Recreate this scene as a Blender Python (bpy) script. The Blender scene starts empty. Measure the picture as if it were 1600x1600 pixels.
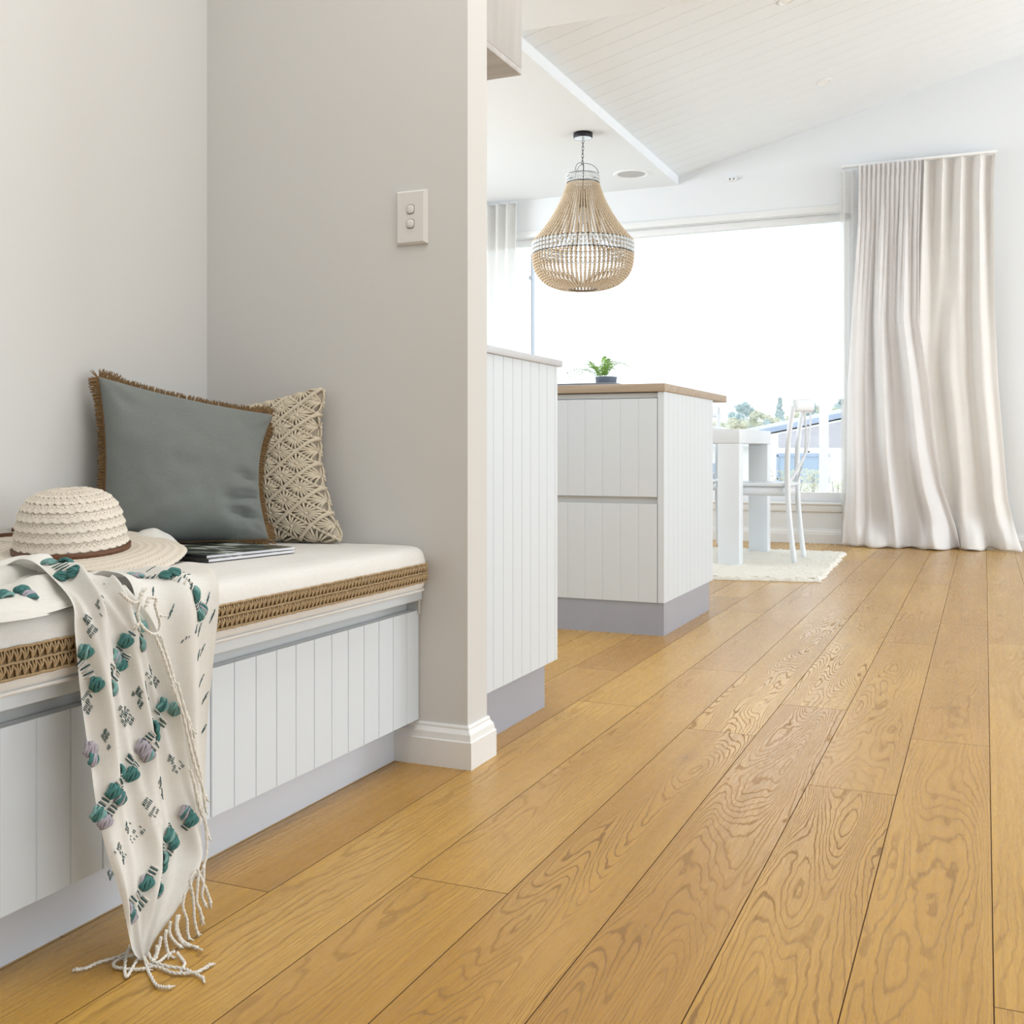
import bpy, bmesh, math, random
from mathutils import Vector, Matrix, Quaternion, noise
random.seed(7)
PI = math.pi
scene = bpy.context.scene
COL = scene.collection

# ------------------------------------------------------------------ mesh kit
class MB:
    def __init__(self):
        self.v = []; self.f = []; self.m = []; self.s = []
    def add(self, vs, fs, mat=0, smooth=False):
        o = len(self.v)
        self.v.extend([tuple(p) for p in vs])
        for f in fs:
            self.f.append([i + o for i in f]); self.m.append(mat); self.s.append(smooth)
    def box(self, x0, x1, y0, y1, z0, z1, bevel=0.0, mat=0, seg=2, M=None):
        bm = bmesh.new()
        bmesh.ops.create_cube(bm, size=1.0)
        for v in bm.verts:
            v.co = Vector(((x0 + x1) / 2 + v.co.x * (x1 - x0), (y0 + y1) / 2 + v.co.y * (y1 - y0), (z0 + z1) / 2 + v.co.z * (z1 - z0)))
        if bevel > 0:
            bmesh.ops.bevel(bm, geom=list(bm.edges), offset=bevel, segments=seg, profile=0.5, affect='EDGES')
        bm.verts.index_update()
        vs = [v.co.copy() if M is None else M @ v.co for v in bm.verts]
        self.add(vs, [[v.index for v in f.verts] for f in bm.faces], mat, bevel > 0)
        bm.free()
    def prism(self, poly, a0, a1, axis='z', mat=0, smooth=False):
        # poly: 2D points; axis z -> (x,y), axis x -> (y,z), axis y -> (x,z)
        def P(p, a):
            if axis == 'z': return (p[0], p[1], a)
            if axis == 'x': return (a, p[0], p[1])
            return (p[0], a, p[1])
        n = len(poly)
        vs = [P(p, a0) for p in poly] + [P(p, a1) for p in poly]
        fs = [[i, (i + 1) % n, n + (i + 1) % n, n + i] for i in range(n)]
        fs += [list(range(n))[::-1], list(range(n, 2 * n))]
        self.add(vs, fs, mat, smooth)
    def tube(self, pts, r, n=6, mat=0, caps=True, closed=False):
        pts = [Vector(p) for p in pts]; k = len(pts)
        rs = r if isinstance(r, (list, tuple)) else [r] * k
        vs = []; prev = None
        for i, p in enumerate(pts):
            if closed: t = pts[(i + 1) % k] - pts[i - 1]
            else: t = pts[min(i + 1, k - 1)] - pts[max(i - 1, 0)]
            if t.length < 1e-9: t = Vector((0, 0, 1))
            t.normalize()
            if prev is None:
                a = Vector((0, 0, 1)) if abs(t.z) < 0.9 else Vector((1, 0, 0))
                prev = t.cross(a).normalized()
            u = prev - t * prev.dot(t)
            if u.length < 1e-6: u = t.orthogonal()
            u.normalize(); prev = u; w = t.cross(u)
            for j in range(n):
                a = 2 * PI * j / n
                vs.append(p + (u * math.cos(a) + w * math.sin(a)) * rs[i])
        fs = []
        for i in range(k if closed else k - 1):
            for j in range(n):
                a = i * n + j; b = i * n + (j + 1) % n; i2 = (i + 1) % k
                fs.append([a, b, i2 * n + (j + 1) % n, i2 * n + j])
        if caps and not closed:
            fs.append(list(range(n))[::-1]); fs.append(list(range((k - 1) * n, k * n)))
        self.add(vs, fs, mat, True)
    def lathe(self, prof, n=32, c=(0, 0, 0), mat=0, smooth=True, closed=False):
        vs = []; k = len(prof)
        for r, z in prof:
            for j in range(n):
                a = 2 * PI * j / n
                vs.append((c[0] + r * math.cos(a), c[1] + r * math.sin(a), c[2] + z))
        fs = []
        for i in range(k if closed else k - 1):
            i2 = (i + 1) % k
            for j in range(n):
                fs.append([i * n + j, i * n + (j + 1) % n, i2 * n + (j + 1) % n, i2 * n + j])
        self.add(vs, fs, mat, smooth)
    def grid(self, fn, nu, nv, mat=0, wrapu=False, smooth=True):
        vs = []
        for j in range(nv + 1):
            for i in range(nu if wrapu else nu + 1):
                vs.append(fn(i / nu, j / nv))
        W = nu if wrapu else nu + 1; fs = []
        for j in range(nv):
            for i in range(nu):
                i2 = (i + 1) % W if wrapu else i + 1
                fs.append([j * W + i, j * W + i2, (j + 1) * W + i2, (j + 1) * W + i])
        self.add(vs, fs, mat, smooth)
    def ball(self, c, r, sub=1, mat=0, sc=(1, 1, 1)):
        vs, fs = ICO[sub]
        self.add([(c[0] + v[0] * r * sc[0], c[1] + v[1] * r * sc[1], c[2] + v[2] * r * sc[2]) for v in vs], fs, mat, True)
    def build(self, name, mats, parent=None, recalc=True, origin=None):
        me = bpy.data.meshes.new(name)
        me.from_pydata(self.v, [], self.f)
        for m in (mats if isinstance(mats, (list, tuple)) else [mats]): me.materials.append(m)
        me.polygons.foreach_set('material_index', self.m)
        me.polygons.foreach_set('use_smooth', self.s)
        if recalc:
            bm = bmesh.new(); bm.from_mesh(me); bmesh.ops.recalc_face_normals(bm, faces=bm.faces); bm.to_mesh(me); bm.free()
        o = bpy.data.objects.new(name, me); COL.objects.link(o)
        if parent is not None:
            o.parent = parent
            if parent.type == 'EMPTY' or parent.location.length > 0:
                o.matrix_parent_inverse = Matrix.LocRotScale(parent.location, parent.rotation_euler, None).inverted() if origin is None else Matrix()
        return o
ICO = {}
for sub in (1, 2, 3):
    b = bmesh.new(); bmesh.ops.create_icosphere(b, subdivisions=sub, radius=1.0); b.verts.index_update()
    ICO[sub] = ([tuple(v.co) for v in b.verts], [[v.index for v in f.verts] for f in b.faces]); b.free()

def tag(o, label=None, cat=None, group=None, kind=None):
    if label: o['label'] = label
    if cat: o['category'] = cat
    if group: o['group'] = group
    if kind: o['kind'] = kind
    return o
def thing(name, label, cat, loc=(0, 0, 0), group=None):
    o = bpy.data.objects.new(name, None); COL.objects.link(o); o.location = loc
    o.empty_display_size = 0.05
    return tag(o, label, cat, group)
def struct(o, label=None):
    o['kind'] = 'structure'
    if label: o['label'] = label
    return o
def lerp(a, b, t): return a + (b - a) * t
def smooth(t):
    t = max(0, min(1, t)); return t * t * (3 - 2 * t)
def catmull(P, t):
    # P list of Vectors, t in 0..1
    n = len(P) - 1; x = min(max(t, 0), 0.999999) * n; i = int(x); u = x - i
    p0 = P[max(i - 1, 0)]; p1 = P[i]; p2 = P[i + 1]; p3 = P[min(i + 2, n)]
    return 0.5 * ((2 * p1) + (p2 - p0) * u + (2 * p0 - 5 * p1 + 4 * p2 - p3) * u * u + (3 * p1 - p0 - 3 * p2 + p3) * u ** 3)
def curve(P, n):
    P = [Vector(p) for p in P]
    return [catmull(P, i / (n - 1)) for i in range(n)]
def interp(tab, x):
    if x <= tab[0][0]: return tab[0][1]
    for (a, b), (c, d) in zip(tab, tab[1:]):
        if x <= c: return b + (d - b) * smooth((x - a) / (c - a)) if False else b + (d - b) * (x - a) / (c - a)
    return tab[-1][1]

# ------------------------------------------------------------------ materials
def new_mat(name):
    m = bpy.data.materials.new(name); m.use_nodes = True
    nt = m.node_tree; nt.nodes.clear()
    out = nt.nodes.new('ShaderNodeOutputMaterial')
    return m, nt, out
def nd(nt, typ, ins=None, **props):
    n = nt.nodes.new(typ)
    for k, v in props.items(): setattr(n, k, v)
    for k, v in (ins or {}).items():
        s = n.inputs[k]
        if isinstance(v, bpy.types.NodeSocket): nt.links.new(v, s)
        else: s.default_value = v
    return n
def math_n(nt, op, a, b=None, c=None, clamp=False):
    n = nt.nodes.new('ShaderNodeMath'); n.operation = op; n.use_clamp = clamp
    for i, v in enumerate((a, b, c)):
        if v is None: continue
        if isinstance(v, bpy.types.NodeSocket): nt.links.new(v, n.inputs[i])
        else: n.inputs[i].default_value = v
    return n.outputs[0]
def mixc(nt, fac, a, b, typ='MIX'):
    n = nt.nodes.new('ShaderNodeMix'); n.data_type = 'RGBA'; n.blend_type = typ
    for i, v in ((0, fac), (6, a), (7, b)):
        if isinstance(v, bpy.types.NodeSocket): nt.links.new(v, n.inputs[i])
        else: n.inputs[i].default_value = v if i == 0 else (tuple(v) + (1,))[:4]
    return n.outputs[2]
def ramp(nt, fac, stops):
    n = nt.nodes.new('ShaderNodeValToRGB'); nt.links.new(fac, n.inputs[0])
    e = n.color_ramp.elements
    while len(e) < len(stops): e.new(0.5)
    for i, (p, c) in enumerate(stops):
        e[i].position = p; e[i].color = (c, c, c, 1) if isinstance(c, (int, float)) else (tuple(c) + (1,))[:4]
    return n.outputs[0]
def mat(name, color, rough=0.5, var=0.06, scale=40.0, bump=0.0, bscale=None, stretch=(1, 1, 1), metal=0.0, trans=0.0, sheen=0.0, spec=0.5):
    m, nt, out = new_mat(name)
    co = nd(nt, 'ShaderNodeTexCoord').outputs['Object']
    mp = nd(nt, 'ShaderNodeMapping', {'Vector': co, 'Scale': stretch}).outputs[0]
    nz = nd(nt, 'ShaderNodeTexNoise', {'Vector': mp, 'Scale': scale, 'Detail': 3.0}).outputs[0]
    dark = tuple(c * (1 - var) for c in color); light = tuple(min(1, c * (1 + var)) for c in color)
    colr = mixc(nt, nz, dark, light)
    p = nd(nt, 'ShaderNodeBsdfPrincipled', {'Base Color': colr, 'Roughness': rough, 'Metallic': metal, 'Specular IOR Level': spec})
    if sheen: p.inputs['Sheen Weight'].default_value = sheen
    if bump:
        bz = nd(nt, 'ShaderNodeTexNoise', {'Vector': mp, 'Scale': bscale or scale, 'Detail': 2.0}).outputs[0]
        b = nd(nt, 'ShaderNodeBump', {'Height': bz, 'Strength': bump, 'Distance': 0.004})
        nt.links.new(b.outputs[0], p.inputs['Normal'])
    if trans:
        t = nd(nt, 'ShaderNodeBsdfTranslucent', {'Color': colr})
        mx = nd(nt, 'ShaderNodeMixShader', {0: trans, 1: p.outputs[0], 2: t.outputs[0]})
        nt.links.new(mx.outputs[0], out.inputs[0])
    else:
        nt.links.new(p.outputs[0], out.inputs[0])
    return m
def weave_mat(name, color, rough=0.9, freq=700, strength=0.25, trans=0.0, var=0.08, slub=True, axes=('y', 'z', 'x')):
    # woven cloth: two crossed thread waves plus slubs
    m, nt, out = new_mat(name)
    co = nd(nt, 'ShaderNodeTexCoord').outputs['Object']
    sx = nd(nt, 'ShaderNodeSeparateXYZ', {0: co}).outputs
    a = math_n(nt, 'SINE', math_n(nt, 'MULTIPLY', math_n(nt, 'ADD', sx[0], sx[1]), freq))
    b = math_n(nt, 'SINE', math_n(nt, 'MULTIPLY', sx[2], freq))
    h = math_n(nt, 'ADD', a, b)
    n1 = nd(nt, 'ShaderNodeTexNoise', {'Vector': nd(nt, 'ShaderNodeMapping', {'Vector': co, 'Scale': (40, 40, 420)}).outputs[0], 'Scale': 1.6, 'Detail': 2.0}).outputs[0]
    n2 = nd(nt, 'ShaderNodeTexNoise', {'Vector': nd(nt, 'ShaderNodeMapping', {'Vector': co, 'Scale': (330, 330, 30)}).outputs[0], 'Scale': 1.6, 'Detail': 2.0}).outputs[0]
    n3 = nd(nt, 'ShaderNodeTexNoise', {'Vector': co, 'Scale': 7.0, 'Detail': 2.0}).outputs[0]
    nn = math_n(nt, 'ADD', math_n(nt, 'MULTIPLY', math_n(nt, 'ADD', n1, n2), 0.35), math_n(nt, 'MULTIPLY', n3, 0.3))
    dark = tuple(c * (1 - var * 1.5) for c in color); light = tuple(min(1, c * (1 + var)) for c in color)
    colr = mixc(nt, ramp(nt, nn, [(0.35, 0.0), (0.65, 1.0)]), dark, light)
    hh = math_n(nt, 'ADD', math_n(nt, 'MULTIPLY', h, 0.2), nn)
    bp = nd(nt, 'ShaderNodeBump', {'Height': hh, 'Strength': strength, 'Distance': 0.002})
    p = nd(nt, 'ShaderNodeBsdfPrincipled', {'Base Color': colr, 'Roughness': rough, 'Normal': bp.outputs[0], 'Specular IOR Level': 0.15, 'Sheen Weight': 0.15})
    if trans:
        t = nd(nt, 'ShaderNodeBsdfTranslucent', {'Color': colr})
        mx = nd(nt, 'ShaderNodeMixShader', {0: trans, 1: p.outputs[0], 2: t.outputs[0]})
        nt.links.new(mx.outputs[0], out.inputs[0])
    else: nt.links.new(p.outputs[0], out.inputs[0])
    return m

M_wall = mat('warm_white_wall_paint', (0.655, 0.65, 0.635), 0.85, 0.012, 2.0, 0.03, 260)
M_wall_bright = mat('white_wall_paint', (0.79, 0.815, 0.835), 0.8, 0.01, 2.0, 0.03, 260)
M_ceil = mat('ceiling_paint', (0.83, 0.865, 0.90), 0.9, 0.01, 2.0)
M_trim = mat('gloss_trim_paint', (0.82, 0.83, 0.83), 0.35, 0.01, 3.0)
M_cab = mat('satin_white_cabinet_paint', (0.68, 0.735, 0.785), 0.4, 0.01, 3.0)
M_cabgrey = mat('pale_grey_rail_paint', (0.56, 0.57, 0.565), 0.4, 0.02, 3.0)
M_kick = mat('grey_kickboard_laminate', (0.37, 0.395, 0.465), 0.35, 0.02, 5.0)
M_bkick = mat('pale_kickboard_laminate', (0.65, 0.685, 0.75), 0.4, 0.02, 5.0)
M_cap = mat('pale_stone_benchtop', (0.56, 0.58, 0.61), 0.3, 0.04, 60)
M_cushion = weave_mat('white_linen_cushion', (0.75, 0.735, 0.705), 0.95, 5200, 0.22, var=0.04)
M_jute = mat('jute_yarn', (0.42, 0.30, 0.165), 0.9, 0.35, 220, 0.5, 600)
M_jute_d = mat('jute_backing', (0.20, 0.135, 0.07), 0.95, 0.2, 300)
M_linen = weave_mat('blue_grey_linen', (0.195, 0.215, 0.205), 0.95, 5200, 0.15, var=0.06)
M_fringe = mat('brown_fringe_yarn', (0.23, 0.14, 0.062), 0.95, 0.4, 200)
M_mac = mat('macrame_cotton_cord', (0.66, 0.58, 0.45), 0.95, 0.12, 300, 0.4, 700)
M_mac_in = mat('macrame_cushion_lining', (0.46, 0.41, 0.34), 0.95, 0.1, 200)
M_throw = weave_mat('cream_cotton_throw', (0.80, 0.785, 0.74), 0.95, 6500, 0.10, trans=0.12, var=0.03)
M_teal = mat('teal_yarn', (0.06, 0.19, 0.18), 0.9, 0.55, 160, 0.4, 600)
M_aqua = mat('soft_aqua_yarn', (0.20, 0.38, 0.36), 0.9, 0.4, 160, 0.4, 600)
M_lilac = mat('lilac_grey_yarn', (0.40, 0.37, 0.42), 0.9, 0.3, 160, 0.4, 600)
M_tick = mat('dark_teal_thread', (0.055, 0.115, 0.12), 0.9, 0.5, 200)
M_tassel = mat('white_twisted_yarn', (0.82, 0.79, 0.73), 0.95, 0.06, 300, 0.5, 500)
M_leather = mat('brown_leather', (0.13, 0.052, 0.02), 0.5, 0.25, 60, 0.15, 300)
M_white = mat('white_furniture_paint', (0.78, 0.82, 0.86), 0.4, 0.015, 6)
M_metal = mat('dark_bronze_metal', (0.035, 0.035, 0.04), 0.4, 0.2, 30, metal=0.7)
M_chrome = mat('polished_canopy_plate', (0.75, 0.77, 0.8), 0.2, 0.03, 20, metal=0.9)
M_bead = mat('natural_wood_bead', (0.66, 0.53, 0.38), 0.65, 0.16, 70)
M_wbead = mat('white_painted_bead', (0.76, 0.79, 0.81), 0.5, 0.05, 70)
M_switch = mat('switch_plastic', (0.72, 0.705, 0.68), 0.35, 0.01, 5)
M_gap = mat('dark_recess', (0.10, 0.095, 0.09), 0.9, 0.1, 20)
M_pot = mat('slate_blue_pot', (0.13, 0.16, 0.21), 0.6, 0.15, 60)
M_tray = mat('grey_slate_tray', (0.30, 0.32, 0.36), 0.6, 0.1, 40)
M_fern = mat('fern_leaf', (0.30, 0.50, 0.12), 0.6, 0.5, 60, trans=0.35)
M_rug = mat('cream_wool_rug', (0.80, 0.77, 0.69), 0.98, 0.12, 90, 0.8, 160)
M_frame = mat('white_window_frame', (0.86, 0.87, 0.88), 0.35, 0.01, 5)
M_mullion = mat('blue_grey_mullion', (0.50, 0.56, 0.64), 0.4, 0.03, 5)  # blue grey carries the shade along the overexposed frame edge
M_curtain = weave_mat('cream_linen_curtain', (0.98, 0.955, 0.945), 0.95, 4000, 0.10, trans=0.34, var=0.03)
M_curtain2 = weave_mat('pale_linen_curtain', (0.85, 0.825, 0.795), 0.95, 4000, 0.10, trans=0.08, var=0.03)
M_page = mat('magazine_paper', (0.72, 0.71, 0.74), 0.5, 0.08, 200, stretch=(1, 1, 30))
M_concrete = None

def mag_cover():
    m, nt, out = new_mat('magazine_cover_print')
    co = nd(nt, 'ShaderNodeTexCoord').outputs['Object']
    mp = nd(nt, 'ShaderNodeMapping', {'Vector': co, 'Scale': (9, 26, 5), 'Rotation': (0, 0, 0.3)}).outputs[0]
    n = nd(nt, 'ShaderNodeTexNoise', {'Vector': mp, 'Scale': 1.6, 'Detail': 4.0}).outputs[0]
    r = nt.nodes.new('ShaderNodeValToRGB'); nt.links.new(n, r.inputs[0])
    e = r.color_ramp.elements
    e[0].position = 0.44; e[0].color = (0.012, 0.014, 0.016, 1)
    e[1].position = 0.60; e[1].color = (0.55, 0.56, 0.60, 1)
    k = e.new(0.50); k.color = (0.03, 0.05, 0.03, 1)
    k = e.new(0.55); k.color = (0.16, 0.20, 0.10, 1)
    p = nd(nt, 'ShaderNodeBsdfPrincipled', {'Base Color': r.outputs[0], 'Roughness': 0.3})
    nt.links.new(p.outputs[0], out.inputs[0]); return m
M_mag = mag_cover()

def timber(name, base, dark, scale=(3, 40, 40), rough=0.5, spec=0.4):
    m, nt, out = new_mat(name)
    co = nd(nt, 'ShaderNodeTexCoord').outputs['Object']
    mp = nd(nt, 'ShaderNodeMapping', {'Vector': co, 'Scale': scale}).outputs[0]
    n1 = nd(nt, 'ShaderNodeTexNoise', {'Vector': mp, 'Scale': 1.0, 'Detail': 5.0, 'Distortion': 0.6}).outputs[0]
    c = mixc(nt, ramp(nt, n1, [(0.3, 0.0), (0.7, 1.0)]), dark, base)
    b = nd(nt, 'ShaderNodeBump', {'Height': n1, 'Strength': 0.12, 'Distance': 0.002})
    p = nd(nt, 'ShaderNodeBsdfPrincipled', {'Base Color': c, 'Roughness': rough, 'Normal': b.outputs[0], 'Specular IOR Level': spec})
    nt.links.new(p.outputs[0], out.inputs[0]); return m
M_counter = timber('oak_benchtop', (0.47, 0.385, 0.30), (0.37, 0.29, 0.21), (4, 30, 60), 0.45)
M_hood = timber('whitewashed_timber', (0.56, 0.55, 0.535), (0.45, 0.44, 0.425), (16, 16, 2.0), 0.7)
M_hood_u = timber('whitewashed_timber_underside', (0.54, 0.525, 0.51), (0.43, 0.415, 0.40), (3, 24, 24), 0.7)

def floor_mat():
    m, nt, out = new_mat('brushed_oak_planks')
    uv = nd(nt, 'ShaderNodeUVMap', uv_map='plank').outputs[0]
    at = nd(nt, 'ShaderNodeAttribute', attribute_name='rnd')
    rc = nd(nt, 'ShaderNodeSeparateColor', {0: at.outputs['Color']}).outputs
    s = nd(nt, 'ShaderNodeSeparateXYZ', {0: uv}).outputs
    u, v = s[0], s[1]
    seed = math_n(nt, 'MULTIPLY', rc[0], 97.0)
    # contour field: slow noise stretched along the board, contour lines of it are the growth rings
    def nz(su, sv, det, off=0.0, rough=0.5):
        c = nd(nt, 'ShaderNodeCombineXYZ', {0: math_n(nt, 'MULTIPLY', u, su), 1: math_n(nt, 'MULTIPLY', v, sv), 2: math_n(nt, 'ADD', seed, off)})
        return nd(nt, 'ShaderNodeTexNoise', {'Vector': c.outputs[0], 'Scale': 1.0, 'Detail': det, 'Roughness': rough}).outputs[0]
    big = nz(9.0, 1.05, 1.0)
    jag = nz(70.0, 28.0, 2.0, 3.0)
    jag2 = nz(26.0, 7.0, 2.0, 7.0)
    wob = math_n(nt, 'ADD', math_n(nt, 'MULTIPLY', math_n(nt, 'SUBTRACT', jag, 0.5), 0.016), math_n(nt, 'MULTIPLY', math_n(nt, 'SUBTRACT', jag2, 0.5), 0.035))
    au = math_n(nt, 'ABSOLUTE', u)
    # strength of the cathedral figure per board, with straight grain toward the edges
    field = math_n(nt, 'ADD', math_n(nt, 'MULTIPLY', big, math_n(nt, 'MULTIPLY_ADD', rc[1], 0.95, 0.12)), wob)
    field = math_n(nt, 'ADD', field, math_n(nt, 'MULTIPLY', math_n(nt, 'MULTIPLY', au, au), 22.0))
    field = math_n(nt, 'ADD', field, math_n(nt, 'MULTIPLY', math_n(nt, 'MULTIPLY', u, math_n(nt, 'SUBTRACT', 1.0, rc[1])), 2.5))
    ph = math_n(nt, 'FRACT', math_n(nt, 'MULTIPLY', field, 44.0))
    tri = math_n(nt, 'ABSOLUTE', math_n(nt, 'SUBTRACT', ph, 0.5))          # 0.5 at line
    line = nd(nt, 'ShaderNodeMapRange', {0: tri, 1: 0.34, 2: 0.46, 3: 0.0, 4: 1.0}, interpolation_type='SMOOTHSTEP').outputs[0]
    # lines fade in and out, broken by pores
    fade = ramp(nt, nz(6.0, 1.6, 2.0, 11.0), [(0.38, 0.0), (0.62, 1.0)])
    pores = nz(900.0, 22.0, 2.0, 21.0)
    pore = ramp(nt, pores, [(0.50, 0.0), (0.68, 1.0)])
    ln = math_n(nt, 'MULTIPLY', line, math_n(nt, 'MULTIPLY_ADD', fade, 0.6, 0.4))
    ln = math_n(nt, 'MULTIPLY', ln, math_n(nt, 'MULTIPLY_ADD', rc[1], 0.75, 0.3))
    ln2 = math_n(nt, 'MULTIPLY', ln, math_n(nt, 'MULTIPLY_ADD', pore, 0.35, 0.85))
    cloud = nz(5.0, 1.1, 3.0, 31.0)
    streak = nz(120.0, 1.6, 3.0, 41.0)
    base = mixc(nt, ramp(nt, cloud, [(0.3, 0.0), (0.72, 1.0)]), (0.52, 0.280, 0.050), (0.65, 0.375, 0.078))
    base = mixc(nt, math_n(nt, 'MULTIPLY', ramp(nt, streak, [(0.42, 0.0), (0.7, 1.0)]), 0.45), base, (0.42, 0.215, 0.036))
    tint = nd(nt, 'ShaderNodeHueSaturation', {'Color': base, 'Hue': math_n(nt, 'MULTIPLY_ADD', rc[2], 0.008, 0.496), 'Saturation': 1.0, 'Value': math_n(nt, 'MULTIPLY_ADD', rc[2], 0.16, 0.82)}).outputs[0]
    c = mixc(nt, math_n(nt, 'MULTIPLY', pore, 0.32), tint, (0.24, 0.12, 0.028))
    c = mixc(nt, math_n(nt, 'MULTIPLY', ln2, 0.92, None, True), c, (0.20, 0.095, 0.022))
    # small dark knots
    kc = nd(nt, 'ShaderNodeCombineXYZ', {0: math_n(nt, 'MULTIPLY', u, 9.0), 1: math_n(nt, 'MULTIPLY', v, 3.2), 2: seed})
    vo = nd(nt, 'ShaderNodeTexVoronoi', {'Vector': kc.outputs[0], 'Scale': 1.0}, voronoi_dimensions='3D')
    pick = math_n(nt, 'GREATER_THAN', nd(nt, 'ShaderNodeSeparateColor', {0: vo.outputs['Color']}).outputs[0], 0.72)
    kd = math_n(nt, 'ADD', vo.outputs['Distance'], math_n(nt, 'MULTIPLY', math_n(nt, 'SUBTRACT', jag, 0.5), 0.06))
    knot = math_n(nt, 'MULTIPLY', nd(nt, 'ShaderNodeMapRange', {0: kd, 1: 0.055, 2: 0.02, 3: 0.0, 4: 1.0}).outputs[0], pick, clamp=True)
    halo = math_n(nt, 'MULTIPLY', nd(nt, 'ShaderNodeMapRange', {0: kd, 1: 0.26, 2: 0.03, 3: 0.0, 4: 0.35}).outputs[0], pick, clamp=True)
    c = mixc(nt, halo, c, (0.26, 0.145, 0.055))
    c = mixc(nt, math_n(nt, 'MULTIPLY', knot, 0.85), c, (0.055, 0.032, 0.022))
    h = math_n(nt, 'SUBTRACT', math_n(nt, 'MULTIPLY', cloud, 0.25), math_n(nt, 'ADD', math_n(nt, 'MULTIPLY', ln2, 0.8), math_n(nt, 'MULTIPLY', pore, 0.20)))
    bp = nd(nt, 'ShaderNodeBump', {'Height': h, 'Strength': 0.30, 'Distance': 0.0016})
    ro = math_n(nt, 'MULTIPLY_ADD', ln2, 0.30, math_n(nt, 'MULTIPLY_ADD', pore, 0.10, 0.24))
    p = nd(nt, 'ShaderNodeBsdfPrincipled', {'Base Color': c, 'Roughness': ro, 'Normal': bp.outputs[0], 'Specular IOR Level': 0.43})
    nt.links.new(p.outputs[0], out.inputs[0]); return m
M_floor = floor_mat()
M_seam = mat('dark_brown_plank_bevel', (0.15, 0.07, 0.02), 0.9, 0.2, 30)  # dark brown bevel faces that draw the plank seams

def glass_mat():
    m, nt, out = new_mat('window_glass')
    n = nd(nt, 'ShaderNodeTexNoise', {'Scale': 2.0}).outputs[0]
    t = nd(nt, 'ShaderNodeBsdfTransparent', {'Color': (0.97, 0.985, 0.99, 1)})
    g = nd(nt, 'ShaderNodeBsdfGlossy', {'Roughness': math_n(nt, 'MULTIPLY', n, 0.01), 'Color': (1, 1, 1, 1)})
    mx = nd(nt, 'ShaderNodeMixShader', {0: 0.05, 1: t.outputs[0], 2: g.outputs[0]})
    nt.links.new(mx.outputs[0], out.inputs[0]); return m
M_glass = glass_mat()

# ------------------------------------------------------------------ room shell
XL, XR, YB, YF = -5.2, 4.2, 7.954, -2.6          # far left, right, window wall, behind the viewer
NX = -1.679                                       # nook wall
PY0, PY1, PX = 2.050, 2.146, -0.997               # stub wall

def build_floor():
    W, X0, g, bv = 0.1672, 0.010, 0.0007, 0.0009
    joints = {-7: [1.354, -0.42, 3.13, 4.90, 6.67], -6: [2.715, 4.476, 0.94, -0.83, 6.24], -5: [1.493, 3.26, -0.27, 5.03, 6.8], -4: [2.549, 5.198, 0.78, -0.99, 6.97],
              -3: [2.891, 1.10, -0.66, 4.66, 6.43], -2: [2.219, 3.976, 0.45, -1.3, 5.75, 7.5], -1: [2.669, 4.482, 0.87, -0.9, 6.3], 0: [1.424, 4.098, -0.35, 5.87, 7.3]}
    cath = {-4: 1.0, -3: 0.95, -2: 0.8, -5: 0.25, -6: 0.18, -7: 0.15, -1: 0.5, 0: 0.3}
    mb = MB(); uvs = []; rnd = []
    rg = random.Random(11)
    for k in range(-32, 26):
        x0 = X0 + k * W; x1 = x0 + W
        js = joints.get(k)
        if js is None:
            o = rg.uniform(-0.5, 1.2); js = [o + 1.77 * i for i in range(-2, 6)]
        js = sorted(j for j in js if YF < j < YB + 0.1)
        ys = [YF - 0.1] + js + [YB + 0.1]
        for a, b in zip(ys, ys[1:]):
            r = (rg.random(), min(1, max(0, cath.get(k, rg.random()) + rg.uniform(-0.12, 0.12))), rg.random())
            off = rg.uniform(0, 20); cu = rg.uniform(-0.03, 0.03)
            A = [(x0, a), (x1, a), (x1, b), (x0, b)]
            B = [(x0 + bv, a + bv), (x1 - bv, a + bv), (x1 - bv, b - bv), (x0 + bv, b - bv)]
            vs = [(x, y, 0.0) for x, y in B] + [(x, y, -0.0016) for x, y in A]
            fs = [[0, 1, 2, 3]]
            mb.add(vs, fs, 0); mb.add([], [], 0)
            o0 = len(mb.v) - 8
            for i in range(4):
                j = (i + 1) % 4
                mb.f.append([o0 + 4 + i, o0 + 4 + j, o0 + j, o0 + i]); mb.m.append(1); mb.s.append(False)
            xc = (x0 + x1) / 2
            for q in [[0, 1, 2, 3]] + [[4 + i, 4 + (i + 1) % 4, (i + 1) % 4, i] for i in range(4)]:
                for i in q:
                    x, y, z = vs[i]; uvs.append((x - xc + cu, y + off)); rnd.append(r)
    o = mb.build('floor', [M_floor, M_seam], recalc=False)
    me = o.data
    me.uv_layers.new(name='plank'); me.color_attributes.new('rnd', 'FLOAT_COLOR', 'CORNER')
    uvl = me.uv_layers['plank']; ca = me.color_attributes['rnd']
    # polygons were appended quad by quad in the same order as uvs
    for i, (t, c) in enumerate(zip(uvs, rnd)):
        uvl.data[i].uv = t; ca.data[i].color = (c[0], c[1], c[2], 1)
    struct(o, 'honey oak plank floor running toward the big window')
build_floor()

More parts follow.
